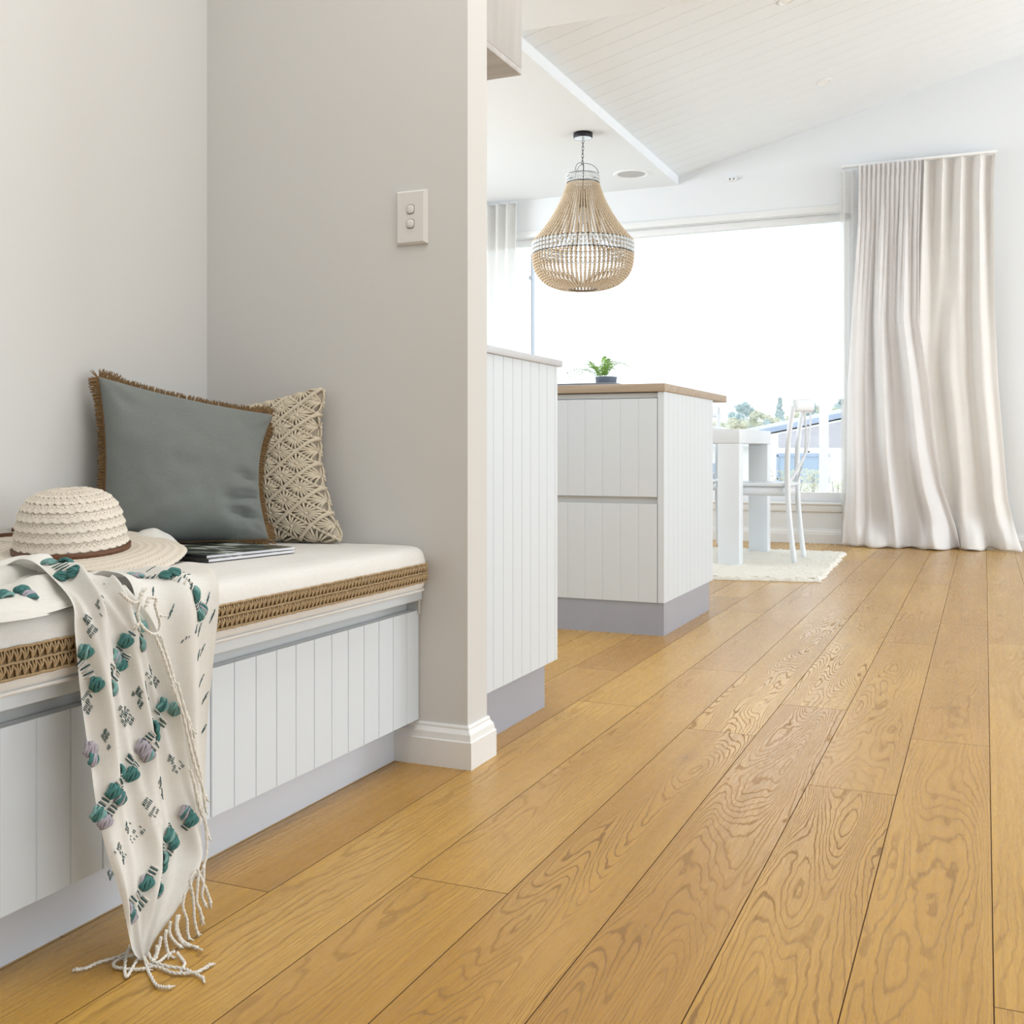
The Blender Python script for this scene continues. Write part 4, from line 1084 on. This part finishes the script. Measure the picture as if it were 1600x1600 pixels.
# ------------------------------------------------------------------ beaded pendant
def pendant():
    X, Y = -2.312, 6.409
    p = thing('bead_pendant', 'wooden bead chandelier with white bead bands hanging over the dining end', 'pendant lamp', (X, Y, 2.655))
    c = (X, Y, 0)
    mb = MB(); mb.lathe([(0, 2.6545), (0.060, 2.6545), (0.060, 2.627), (0.057, 2.622), (0.055, 2.622)], 40, c); mb.build('canopy', M_metal, p)
    mb = MB(); mb.lathe([(0.0555, 2.6225), (0.04, 2.618), (0.008, 2.616), (0.0, 2.616)], 40, c); mb.build('canopy_plate', M_chrome, p)
    mb = MB()
    z = 2.618
    for i in range(7):
        hgt = 0.030; P = []
        for j in range(12):
            a = 2 * PI * j / 12; q = (0.006 * math.cos(a), 0, 0) if i % 2 == 0 else (0, 0.006 * math.cos(a), 0)
            P.append((X + q[0] - 0.0006 * i, Y + q[1], z - hgt / 2 + hgt / 2 * math.sin(a)))
        mb.tube(P, 0.0016, 5, closed=True); z -= 0.0225
    mb.build('chain', M_metal, p)
    zt = z + 0.005
    for k in range(3):
        a = 2 * PI * k / 3 + 0.35; P = []
        for j in range(15):
            t = j / 14; r = 0.098 * math.sin(t * PI / 2) ** 0.9; zz = lerp(zt, 2.392, 1 - math.cos(t * PI / 2))
            P.append((X + r * math.cos(a), Y + r * math.sin(a), zz))
        mb = MB(); mb.tube(P, 0.0017, 5); mb.build('hanging_wire', M_metal, p)
    mb = MB(); mb.tube([(X, Y, zt), (X + 0.004, Y, 2.45), (X, Y, 2.30)], 0.003, 6); mb.build('flex', M_metal, p)
    mb = MB(); mb.lathe([(0.0, 2.30), (0.020, 2.30), (0.022, 2.22), (0.024, 2.19), (0.0, 2.19)], 20, c); mb.build('lamp_holder', M_metal, p)
    mb = MB(); mb.lathe([(0.0, 2.192), (0.014, 2.19), (0.018, 2.165), (0.030, 2.13), (0.031, 2.115), (0.022, 2.09), (0.0, 2.082)], 20, c); mb.build('bulb', M_wbead, p)
    for r, z in ((0.099, 2.392), (0.101, 2.340), (0.312, 1.968), (0.312, 1.893), (0.085, 1.676)):
        mb = MB(); mb.tube([(X + r * math.cos(2 * PI * j / 64), Y + r * math.sin(2 * PI * j / 64), z) for j in range(64)], 0.0028, 5, closed=True); mb.build('ring', M_metal, p)
    NS = 64
    up = [(0.101, 2.335), (0.112, 2.30), (0.134, 2.24), (0.163, 2.18), (0.200, 2.115), (0.245, 2.05), (0.290, 1.995), (0.312, 1.970)]
    lo = [(0.312, 1.890), (0.311, 1.85), (0.300, 1.80), (0.272, 1.752), (0.225, 1.712), (0.165, 1.688), (0.120, 1.680), (0.088, 1.677)]
    def beads(prof, d0, d1, m, name, squash=0.92):
        mb = MB(); P = curve([(r, 0, z) for r, z in prof], 400)
        acc = [0]
        for a, b in zip(P, P[1:]): acc.append(acc[-1] + (b - a).length)
        tot = acc[-1]; s = d0 / 2; i = 0
        while s < tot:
            while i < 398 and acc[i + 1] < s: i += 1
            d = lerp(d0, d1, s / tot)
            mb.ball(P[i], d / 2, 1); s += d * squash
        return mb
    mu = beads(up, 0.0105, 0.0190, M_bead, 'u'); ml = beads(lo, 0.0200, 0.0175, M_bead, 'l')
    mu.add(ml.v, ml.f, 0, True)
    mu.tube([(0.312, 0, 1.972), (0.308, 0, 1.93), (0.311, 0, 1.888)], 0.0035, 5)
    first = []
    for mbx, off in ((mu, 0.0),):
        o = mbx.build('bead_strand', M_bead, None); o.parent = p; first.append(o)
        o.location = (0, 0, -2.655)
        o.data.transform(Matrix())
        for k in range(1, NS):
            q = o.copy(); COL.objects.link(q); q.parent = p; q.location = (0, 0, -2.655); q.rotation_euler = (0, 0, 2 * PI * k / NS)
    for (ra, za, rb, zb, rows, n) in ((0.101, 2.385, 0.103, 2.347, 3, 44), (0.314, 1.956, 0.314, 1.905, 3, 64)):
        mb = MB()
        for i in range(rows):
            t = i / (rows - 1); r = lerp(ra, rb, t); z = lerp(za, zb, t); d = 2 * PI * r / n
            for k in range(n):
                a = 2 * PI * k / n; mb.ball((X + r * math.cos(a), Y + r * math.sin(a), z), min(d * 0.52, 0.0125), 1)
        mb.build('white_bead_band', M_wbead, p)
pendant()

# ------------------------------------------------------------------ ceiling fittings
def speaker():
    c = thing('ceiling_speaker', 'round flush speaker grille in the flat ceiling beside the pendant', 'ceiling speaker', (-2.335, 7.50, 2.655))
    cc = (-2.335, 7.50, 0)
    mb = MB(); mb.lathe([(0.132, 2.6549), (0.132, 2.652), (0.126, 2.649), (0.104, 2.649), (0.100, 2.6525), (0.100, 2.6549)], 48, cc); mb.build('rim', M_frame, c)
    mb = MB(); mb.lathe([(0.100, 2.6530), (0.06, 2.6512), (0.0, 2.6508)], 48, cc); mb.build('grille', M_grille, c)
M_grille = mat('perforated_grille', (0.50, 0.50, 0.50), 0.7, 0.3, 420)
speaker()
M_lens = mat('frosted_lens', (0.88, 0.88, 0.88), 0.6, 0.02, 20)
def downlight(x, y, label):
    zz = 2.72 + 0.245 * (x + 2.109)
    c = thing('downlight', label, 'ceiling light', (x, y, zz), 'downlights in the raked ceiling')
    a = math.atan(0.245)
    R = Matrix.Translation((x, y, zz - 0.0005)) @ Matrix.Rotation(-a, 4, 'Y')
    for nm, prof, m in (('rim', [(0.048, 0.0), (0.048, -0.004), (0.044, -0.007), (0.036, -0.006), (0.034, -0.001)], M_frame), ('lens', [(0.0345, -0.002), (0.0, -0.002)], M_lens)):
        mb = MB(); mb.lathe(prof, 40); mb.v = [tuple(R @ Vector(v)) for v in mb.v]; mb.build(nm, m, c)
downlight(-0.942, 5.732, 'small round downlight at the top edge of the raked ceiling')
downlight(-0.935, 7.10, 'small round downlight further down the raked ceiling, nearer the window')

# ------------------------------------------------------------------ things on the island
def fern():
    t = thing('tray', 'flat grey slate tray on the island top under the fern', 'tray', (-1.38, 4.0, 0.907))
    mb = MB(); mb.box(-1.50, -1.27, 3.86, 4.30, 0.9072, 0.9165, 0.003); mb.build('tray_base', M_tray, t)
    mb = MB()
    for a in ((-1.50, -1.492, 3.86, 4.30), (-1.278, -1.27, 3.86, 4.30), (-1.492, -1.278, 3.86, 3.868), (-1.492, -1.278, 4.292, 4.30)): mb.box(*a, 0.9165, 0.920, 0.001)
    mb.build('rim', M_tray, t)
    px, py = -1.412, 4.19; zb = 0.917
    c = thing('potted_fern', 'small green fern in a low slate blue pot on the island', 'potted plant', (px, py, zb))
    mb = MB(); mb.lathe([(0.0, zb), (0.036, zb), (0.040, zb + 0.004), (0.044, zb + 0.044), (0.0445, zb + 0.047), (0.041, zb + 0.047), (0.040, zb + 0.036), (0.0, zb + 0.036)], 36, (px, py, 0)); mb.build('pot', M_pot, c)
    mb = MB(); mb.lathe([(0.040, zb + 0.038), (0.02, zb + 0.041), (0.0, zb + 0.042)], 24, (px, py, 0)); mb.build('soil', M_gap, c)
    rg = random.Random(4)
    fr = [(-0.112, -0.03, 0.022, 0.030), (-0.088, -0.05, 0.008, 0.034), (-0.06, 0.02, 0.065, 0.02), (0.010, 0.0, 0.092, 0.02), (0.052, -0.02, 0.065, 0.03), (0.085, 0.0, 0.050, 0.035), (0.03, -0.06, 0.055, 0.02),
          (-0.02, -0.07, 0.045, 0.02), (-0.055, -0.06, 0.012, 0.04), (0.02, 0.06, 0.07, 0.02), (-0.03, 0.05, 0.055, 0.02), (0.06, -0.06, 0.03, 0.03), (-0.035, -0.03, 0.075, 0.015), (0.03, -0.015, 0.08, 0.02)]
    for dx, dy, dz, arch in fr:
        mb = MB(); b = Vector((px - 0.018 + rg.uniform(-0.012, 0.012), py + rg.uniform(-0.01, 0.01), zb + 0.038)); e = Vector((px - 0.018 + dx * 1.3, py + dy * 1.2, zb + 0.038 + dz))
        P = []
        for i in range(15):
            t = i / 14; q = b.lerp(e, t); q.z += arch * math.sin(PI * t); P.append(q)
        mb.tube(P, [0.0011 * (1 - 0.6 * i / 14) for i in range(15)], 4)
        for i in range(2, 15):
            t = i / 14; d = (P[i] - P[i - 1]).normalized(); sd = d.cross(Vector((0, 0, 1))).normalized(); upv = sd.cross(d)
            L = 0.0165 * math.sin(PI * min(1, t * 0.85 + 0.12)) ** 0.8 + 0.002
            for s in (-1, 1):
                tip = P[i] + sd * s * L + d * L * 0.35 + upv * rg.uniform(-0.003, 0.004); w = d * 0.0032; mid = P[i].lerp(tip, 0.5) + upv * 0.001
                mb.add([P[i] - w * 0.4, mid - w, tip, mid + w, P[i] + w * 0.4], [[0, 1, 2, 3, 4]], 0, False)
        mb.build('frond', M_fern, c, recalc=False)
fern()

# ------------------------------------------------------------------ dining end
RZ = 0.018
def rug():
    A, B, C, D = Vector((-0.755, 5.617, 0)), Vector((-0.812, 7.19, 0)), Vector((-3.15, 7.10, 0)), Vector((-3.15, 5.13, 0))
    mb = MB()
    def f(u, v):
        p = (A * (1 - v) + B * v) * (1 - u) + (D * (1 - v) + C * v) * u
        e = min(u * 3.0, (1 - u) * 3.0, v * 2.0, (1 - v) * 2.0)
        h = RZ * min(1, e / 0.02) ** 0.5
        if h > 0: h += 0.006 * noise.noise(p * 38) * min(1, e / 0.02) + 0.004 * noise.noise(p * 90)
        if e < 0.03: p = p + Vector((noise.noise(p * 18) * 0.022, noise.noise(p * 18 + Vector((9, 0, 0))) * 0.022, 0))
        return Vector((p.x, p.y, max(0.0008, h)))
    def par(t, n):    # denser at the borders and toward the visible corner
        return t
    mb.grid(lambda a, b: f(a ** 1.6, b), 260, 260)
    o = mb.build('rug', M_rug, recalc=False)
    tag(o, 'cream shaggy wool rug under the white dining table', 'rug')
rug()
def table():
    t = thing('dining_table', 'chunky white dining table with thick square legs', 'table', (-2.2, 6.6, RZ))
    mb = MB(); mb.box(-3.05, -1.266, 6.098, 7.072, 0.704, 0.786, 0.003); mb.build('tabletop', M_white, t)
    for x0 in (-1.388, -3.05):
        for y0 in (6.100, 6.966):
            mb = MB(); mb.box(x0, x0 + 0.121, y0, y0 + 0.104, RZ - 0.003, 0.7035, 0.003); mb.build('leg', M_white, t)
table()
def tray2():
    t = thing('table_mat', 'thin white placemat lying on the dining table', 'placemat', (-1.75, 6.5, 0.787))
    mb = MB(); mb.box(-2.0, -1.50, 6.42, 6.70, 0.7865, 0.806, 0.003); mb.build('mat', M_white, t)
tray2()
def chair(name, label):
    # built facing -X with the middle of the back legs at the origin
    c = thing(name, label, 'chair', (0, 0, 0), 'white cross-back dining chairs')
    hw = 0.178
    post = [(0.0, 0.0), (-0.018, 0.15), (-0.034, 0.32), (-0.040, 0.45), (-0.040, 0.60), (-0.030, 0.75), (-0.006, 0.90)]
    def px(z): return interp([(b, a) for a, b in post], z)
    for s in (-1, 1):
        P = curve([(x, s * (hw + 0.012 * (z > 0.5) * (z - 0.5)), z) for x, z in post], 28)
        mb = MB(); mb.tube(P, [0.0165 - 0.003 * abs(i / 27 - 0.5) for i in range(28)], 10); mb.build('back_leg', M_white, c)
        mb = MB(); mb.tube([(-0.415, s * 0.185, 0.0), (-0.405, s * 0.175, 0.40)], [0.0135, 0.018], 10); mb.build('front_leg', M_white, c)
    # bowed top rail
    mb = MB(); n = 25; P = []
    for i in range(n):
        t = i / (n - 1) * 2 - 1; P.append(Vector((0.0 + 0.072 * (1 - t * t), t * (hw + 0.010), 0.905 + 0.006 * (1 - t * t))))
    vs = []; K = 12
    for p in P:
        for j in range(K):
            a = 2 * PI * j / K; vs.append((p.x + 0.014 * math.cos(a), p.y, p.z + 0.036 * math.sin(a)))
    mb.add(vs, [[i * K + j, i * K + (j + 1) % K, (i + 1) * K + (j + 1) % K, (i + 1) * K + j] for i in range(n - 1) for j in range(K)] + [list(range(K))[::-1], list(range((n - 1) * K, n * K))], 0, True)
    mb.build('top_rail', M_white, c)
    # the two crossing bentwood strips
    for s in (-1, 1):
        P = curve([(0.045, s * hw * 0.55, 0.89), (0.050, s * hw * 0.30, 0.78), (0.035, 0.0, 0.64), (-0.005, -s * hw * 0.55, 0.53), (-0.036, -s * hw * 0.97, 0.46)], 22)
        mb = MB(); vs = []
        for i, p in enumerate(P):
            t = (P[min(i + 1, 21)] - P[max(i - 1, 0)]).normalized(); w = t.cross(Vector((1, 0, 0))).normalized() * 0.011; d = Vector((0.0045, 0, 0)); o_ = Vector((0.004 * s, 0, 0))
            vs += [p - w - d + o_, p + w - d + o_, p + w + d + o_, p - w + d + o_]
        fs = [[i * 4 + j, i * 4 + (j + 1) % 4, i * 4 + 4 + (j + 1) % 4, i * 4 + 4 + j] for i in range(21) for j in range(4)] + [[3, 2, 1, 0], [84, 85, 86, 87]]
        mb.add(vs, fs, 0, False); mb.build('cross_strip', M_white, c)
    mb = MB(); mb.ball((0.052, 0.012, 0.64), 0.006, 1); mb.build('cross_screw', M_metal, c)
    # saddle seat and apron
    def outline(k, cx=-0.235):
        pts = []
        for j in range(40):
            a = 2 * PI * j / 40; ca, sa = math.cos(a), math.sin(a)
            x = math.copysign(abs(ca) ** 0.45, ca) * 0.215 * k; y = math.copysign(abs(sa) ** 0.45, sa) * (0.205 - 0.012 * ca) * k
            pts.append((cx + x, y))
        return pts
    mb = MB(); rings = [(0.985, 0.440), (1.0, 0.444), (1.0, 0.454), (0.985, 0.459), (0.80, 0.455), (0.3, 0.452)]; vs = []
    for k, z in rings: vs += [(x, y, z) for x, y in outline(k)]
    fs = [[r * 40 + j, r * 40 + (j + 1) % 40, (r + 1) * 40 + (j + 1) % 40, (r + 1) * 40 + j] for r in range(5) for j in range(40)] + [list(range(40))[::-1], list(range(200, 240))]
    mb.add(vs, fs, 0, True); mb.build('seat', M_white, c)
    mb = MB(); o1 = outline(0.93); o2 = outline(0.86); vs = [(x, y, 0.385) for x, y in o1] + [(x, y, 0.4395) for x, y in o1] + [(x, y, 0.4395) for x, y in o2] + [(x, y, 0.385) for x, y in o2]
    mb.add(vs, [[r * 40 + j, r * 40 + (j + 1) % 40, ((r + 1) % 4) * 40 + (j + 1) % 40, ((r + 1) % 4) * 40 + j] for r in range(4) for j in range(40)], 0, True); mb.build('apron', M_white, c)
    return c
c1 = chair('dining_chair', 'white cross-back dining chair at the right end of the table, back to the curtains')
c2 = c1.copy(); COL.objects.link(c2)
for ch in list(c1.children):
    d = ch.copy(); COL.objects.link(d); d.parent = c2
c1.location = (-1.003, 6.535, RZ - 0.003)
c2.location = (-1.83, 7.26, RZ - 0.003); c2.rotation_euler = (0, 0, math.radians(93))
c2['label'] = 'white cross-back chair on the window side of the table, mostly hidden by the island'

# ------------------------------------------------------------------ outdoors
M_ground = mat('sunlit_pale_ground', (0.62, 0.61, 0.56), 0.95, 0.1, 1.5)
M_render = mat('white_render_wall', (0.90, 0.885, 0.87), 0.9, 0.03, 2)
M_eave_shade = mat('eave_shade_lilac_grey', (0.52, 0.50, 0.54), 0.9, 0.05, 3)  # shadow under the eave, put into a lilac grey colour
M_fascia = mat('blue_grey_fascia', (0.36, 0.43, 0.56), 0.6, 0.05, 3)
M_bluewin = mat('blue_tinted_window', (0.36, 0.46, 0.58), 0.3, 0.10, 1)
M_roofp = mat('pale_metal_roof', (0.68, 0.69, 0.70), 0.5, 0.03, 2)
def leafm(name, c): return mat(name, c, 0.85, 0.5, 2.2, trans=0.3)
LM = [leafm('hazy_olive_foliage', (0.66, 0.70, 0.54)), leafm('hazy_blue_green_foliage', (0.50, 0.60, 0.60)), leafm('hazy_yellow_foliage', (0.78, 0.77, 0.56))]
M_bark = mat('grey_bark', (0.30, 0.27, 0.24), 0.9, 0.2, 6)
mb = MB(); mb.box(-140, 90, YB + 0.16, 260, -3.4, -3.0); struct(mb.build('ground_outside', M_ground), 'pale sunlit ground beyond the window')
mb = MB(); mb.box(-7, 4, YB + 0.145, 10.5, -0.25, -0.12); struct(mb.build('patio', M_ground), 'pale patio outside the window')
def post():
    h = thing('veranda_post', 'white square post standing outside the window', 'post', (-1.42, 11.0, -3.0))
    mb = MB(); mb.box(-1.493, -1.413, 10.96, 11.04, -3.0, 3.6, 0.004); mb.build('shaft', M_render, h)
    mb = MB(); mb.box(-1.51, -1.396, 10.943, 11.057, -3.0, -2.8, 0.004); mb.build('foot', M_render, h)
post()
def house():
    h = thing('house', 'neighbouring white house with a blue-edged skillion roof', 'house', (-4, 33, -3))
    y = 30.0
    mb = MB(); mb.box(-5.70, 4.0, y, y + 8, -3.0, 0.55); mb.prism([(-5.70, 0.55), (4.0, 0.55), (4.0, 3.0), (-5.70, 1.02)], y, y + 8, 'y'); mb.build('wall', M_render, h)
    mb = MB(); mb.prism([(-5.16, 0.72), (-2.0, 0.72), (-2.0, 1.72), (-5.16, 1.08)], y - 0.03, y - 0.005, 'y'); mb.build('cladding', M_eave_shade, h)  # flat panel painting the eave shadow onto the white facade
    mb = MB(); P = [(-6.3, 0.98), (4.6, 3.2), (4.6, 3.42), (-6.3, 1.18)]; mb.prism(P, y - 0.02, y + 8.4, 'y'); mb.build('roof', M_roofp, h)
    mb = MB(); P = [(-6.32, 0.93), (4.62, 3.16), (4.62, 3.30), (-6.32, 1.07)]; mb.prism(P, y - 0.06, y - 0.021, 'y'); mb.build('fascia', M_fascia, h)
    w = []
    mb = MB(); mb.box(-5.16, -3.85, y - 0.06, y - 0.02, -0.12, 0.50); f = mb.build('window_pane', M_bluewin, h)
    mb = MB(); mb.box(-5.20, -3.81, y - 0.09, y - 0.02, 0.46, 0.56, 0.01); mb.box(-5.20, -3.81, y - 0.09, y - 0.02, -0.22, -0.10, 0.01); mb.box(-5.20, -5.14, y - 0.09, y - 0.02, -0.16, 0.52, 0.01); mb.build('window_trim', M_fascia, h)
house()
def house2():
    h = thing('house', 'second pale house low behind the dining table, left of the blue-edged roof', 'house', (-8.5, 36, -3))
    mb = MB(); mb.box(-12, -6.9, 36, 42, -3.0, 0.75); mb.build('wall', M_render, h)
    mb = MB(); mb.prism([(-12.4, 0.75), (-6.5, 0.75), (-6.5, 0.90), (-9.5, 1.55), (-12.4, 0.90)], 35.6, 42.4, 'y'); mb.build('roof', M_roofp, h)
    mb = MB(); mb.box(-8.6, -7.6, 35.94, 35.99, -0.9, 0.2); mb.build('window_pane', M_bluewin, h)
house2()
def tree(label, x, y, zb, zt, w, kind, conical=False, seed=0):
    t = thing('tree', label, 'tree', (x, y, zb), 'hazy trees beyond the neighbouring roofs')
    rg = random.Random(seed); H = zt - zb
    mb = MB(); mb.tube([(x, y, zb), (x + 0.1 * w * rg.uniform(-1, 1), y, zb + H * 0.5), (x, y, zb + H * 0.85)], [w * 0.05, w * 0.035, w * 0.01], 8); mb.build('trunk', M_bark, t)
    mb = MB(); n = 2200
    lobes = []
    for i in range(24 if conical else 11):
        k = rg.random()
        if conical: q = i / 23; r = (1.0 - q) * 0.34 * w; lobes.append((rg.uniform(-r, r), rg.uniform(-r, r), zt - (1 - q) * 2.1 * w - 0.08 * w, (0.10 + 0.20 * (1 - q)) * w))
        else:
            q = 1 - (rg.uniform(0.1, 0.75) ** 1.3) * 0.55 - 0.12 * w / H; lobes.append((rg.uniform(-0.34, 0.34) * w, rg.uniform(-0.3, 0.3) * w, zb + H * q, w * rg.uniform(0.16, 0.27)))
    if conical: lobes.append((0, 0, zt - 0.1 * w, 0.09 * w))
    else: lobes.append((rg.uniform(-0.1, 0.1) * w, 0, zt - 0.16 * w, 0.17 * w))
    for i in range(n):
        lx, ly, lz, lr = lobes[i % len(lobes)]
        d = Vector((rg.gauss(0, 1), rg.gauss(0, 1), rg.gauss(0, 1))).normalized() * lr * rg.uniform(0.72, 1.04)
        p = Vector((x + lx, y + ly, lz)) + d; s = w * rg.uniform(0.018, 0.045)
        a = Vector((rg.gauss(0, 1), rg.gauss(0, 1), rg.gauss(0, 1))).normalized() * s; b = a.cross(d).normalized() * s * 0.7
        mb.add([p - a, p + b, p + a, p - b], [[0, 1, 2, 3]])
    for lx, ly, lz, lr in lobes: mb.ball((x + lx, y + ly, lz), lr * (0.85 if conical else 0.66), 2)
    mb.build('crown', LM[kind], t, recalc=False)
tr = [(-18.19, 80, 2.81, 2.19, 0, 0), (-19.77, 92, 3.89, 2.51, 1, 0), (-14.75, 70, 2.74, 1.82, 2, 0), (-19.67, 98, 5.00, 2.54, 1, 0), (-15.55, 82, 3.60, 1.73, 0, 0), (-12.15, 68, 2.81, 1.83, 2, 0), (-16.37, 96, 5.20, 1.90, 1, 1), (-11.03, 60, 2.32, 1.40, 1, 0), (-12.19, 78, 3.33, 1.71, 0, 0), (-13.32, 94, 4.72, 2.27, 1, 0), (-9.37, 70, 3.40, 1.36, 0, 0), (-10.11, 82, 3.76, 1.40, 0, 0), (-11.51, 100, 5.22, 2.16, 1, 0)]
kn = ['olive', 'blue-green', 'yellowish']
desc = ['hazy {k} tree just right of the island corner', 'hazy {k} tree behind the low yellowish one, left part of the tree line', 'low yellowish tree in front, left part of the tree line', 'hazy {k} tall tree left of the pointed fir', 'hazy {k} tree directly left of the pointed fir', 'low yellowish tree in front of the pointed fir',
        'hazy {k} pointed fir rising above the other trees', 'low {k} bush of a tree touching the eaves line', 'hazy {k} tree right behind the near chair back', 'hazy {k} tall tree between the near chair and the outside post', 'hazy {k} lower tree left of the outside post', 'hazy {k} lower tree right of the outside post', 'hazy {k} tall tree at the pleated curtain edge']
for i, (x, y, zt, w, k, con) in enumerate(tr):
    tree(desc[i].format(k=kn[k]), x, y, -3.0, zt, w, k, bool(con), 40 + i)
def shrub(label, x, y, zt, w, seed):
    s = thing('shrub', label, 'shrub', (x, y, -3.0), 'loose shrubs below the window')
    rg = random.Random(seed); zb = zt - 0.75
    mb = MB()
    for k in range(7):
        a = rg.uniform(0, 6.28); r = rg.uniform(0.1, 0.4) * w
        mb.tube([(x + 0.03 * math.cos(a), y, -3.0), (x + 0.15 * w * math.cos(a), y, zb), (x + r * math.cos(a), y + r * math.sin(a), zt - rg.uniform(0.05, 0.3))], [0.02, 0.012, 0.003], 5)
    mb.build('stem', M_bark, s)
    mb = MB()
    for i in range(900):
        d = Vector((rg.gauss(0, 0.42) * w / 2, rg.gauss(0, 0.42) * w / 2, rg.uniform(0.0, 1.0) ** 0.8 * (zt - zb) - 0.06)); p = Vector((x, y, zb)) + d
        sz = rg.uniform(0.010, 0.024); a = Vector((rg.gauss(0, 1), rg.gauss(0, 1), rg.gauss(0, 0.6))).normalized() * sz; b = a.orthogonal().normalized() * sz * 0.5
        mb.add([p - a, p + b, p + a, p - b], [[0, 1, 2, 3]])
    mb.build('leaves', LM[rg.choice((0, 2, 0))], s, recalc=False)
shrub('leafy shrub outside the window just right of the near chair', -1.95, 12.0, 0.50, 0.40, 3)
shrub('leafy shrub outside, below the window mullion', -1.66, 11.6, 0.52, 0.36, 4)
shrub('leafy shrub outside, right of the window mullion', -1.42, 12.2, 0.40, 0.40, 5)
shrub('leafy shrub outside, seen between the table legs', -2.30, 12.4, 0.34, 0.40, 6)

# ------------------------------------------------------------------ light
LP = (22, 104, 92, 9, 22, 16)
w = bpy.data.worlds.new('overcast_sky'); scene.world = w; w.use_nodes = True
nt = w.node_tree; nt.nodes.clear()
bg = nt.nodes.new('ShaderNodeBackground'); wo = nt.nodes.new('ShaderNodeOutputWorld')
bg.inputs[0].default_value = (0.885, 0.95, 1.0, 1); bg.inputs[1].default_value = 1.95
nt.links.new(bg.outputs[0], wo.inputs[0])
def area(name, loc, rot, sx, sy, power, col=(1, 1, 1), portal=False):
    l = bpy.data.lights.new(name, 'AREA'); l.shape = 'RECTANGLE'; l.size = sx; l.size_y = sy; l.energy = power; l.color = col
    if portal: l.cycles.is_portal = True
    o = bpy.data.objects.new(name, l); COL.objects.link(o); o.location = loc; o.rotation_euler = rot; return o
area('window_daylight_portal', ((WX0 + WX1) / 2, YB + 0.2, (WZ0 + WZ1) / 2), (math.radians(-90), 0, 0), WX1 - WX0, WZ1 - WZ0, 1, portal=True)
# added fill lamps in the unseen side wall openings, boosting daylight from the right
area('side_daylight_fill', (XR + 0.02, 0.3, 1.2), (0, math.radians(90), 0), 2.3, 3.4, LP[0], (0.90, 0.955, 1.0))
area('kitchen_opening_fill', (XR + 0.02, 3.3, 1.2), (0, math.radians(90), 0), 2.3, 2.3, LP[3], (0.90, 0.955, 1.0))  # added fill, brightens the kitchen and the island drawers
area('hall_ceiling_fill', (-0.45, 1.15, 2.64), (0, 0, 0), 0.9, 1.5, LP[4], (1.0, 0.98, 0.95))  # added fill without a fixture, lifts the near floor and bench
area('kitchen_ceiling_fill', (-0.9, 3.0, 2.64), (0, 0, 0), 1.4, 0.7, LP[5], (1.0, 0.98, 0.96))  # added fill without a fixture, brightens the island drawers
area('dining_daylight_fill', (XR + 0.02, 6.3, 1.45), (0, math.radians(90), 0), 2.8, 2.5, LP[1], (0.90, 0.955, 1.0))  # added fill, lifts the dining ceiling and curtains
area('kitchen_side_fill', (XL + 0.02, 4.95, 1.7), (0, math.radians(-90), 0), 1.35, 4.0, LP[2], (0.90, 0.955, 1.0))  # added fill in an unseen opening, lifts the kitchen from the left
# ------------------------------------------------------------------ camera
cam = bpy.data.cameras.new('camera'); co = bpy.data.objects.new('camera', cam); COL.objects.link(co)
cam.sensor_width = 36; cam.lens = 1692.0 / 1600 * 36; cam.shift_y = -98.0 / 1600; cam.clip_start = 0.02; cam.clip_end = 600
co.location = (0, 0, 0.67); co.rotation_euler = (math.radians(90), 0, math.atan(738.8 / 1692.0))
scene.camera = co
scene.view_settings.view_transform = 'Standard'
scene.view_settings.look = 'None'
scene.view_settings.exposure = 0.10
scene.cycles.use_denoising = True
scene.cycles.max_bounces = 8; scene.cycles.diffuse_bounces = 4; scene.cycles.glossy_bounces = 3; scene.cycles.transparent_max_bounces = 10
scene.cycles.use_adaptive_sampling = True; scene.cycles.adaptive_threshold = 0.03
scene.cycles.sample_clamp_indirect = 8.0
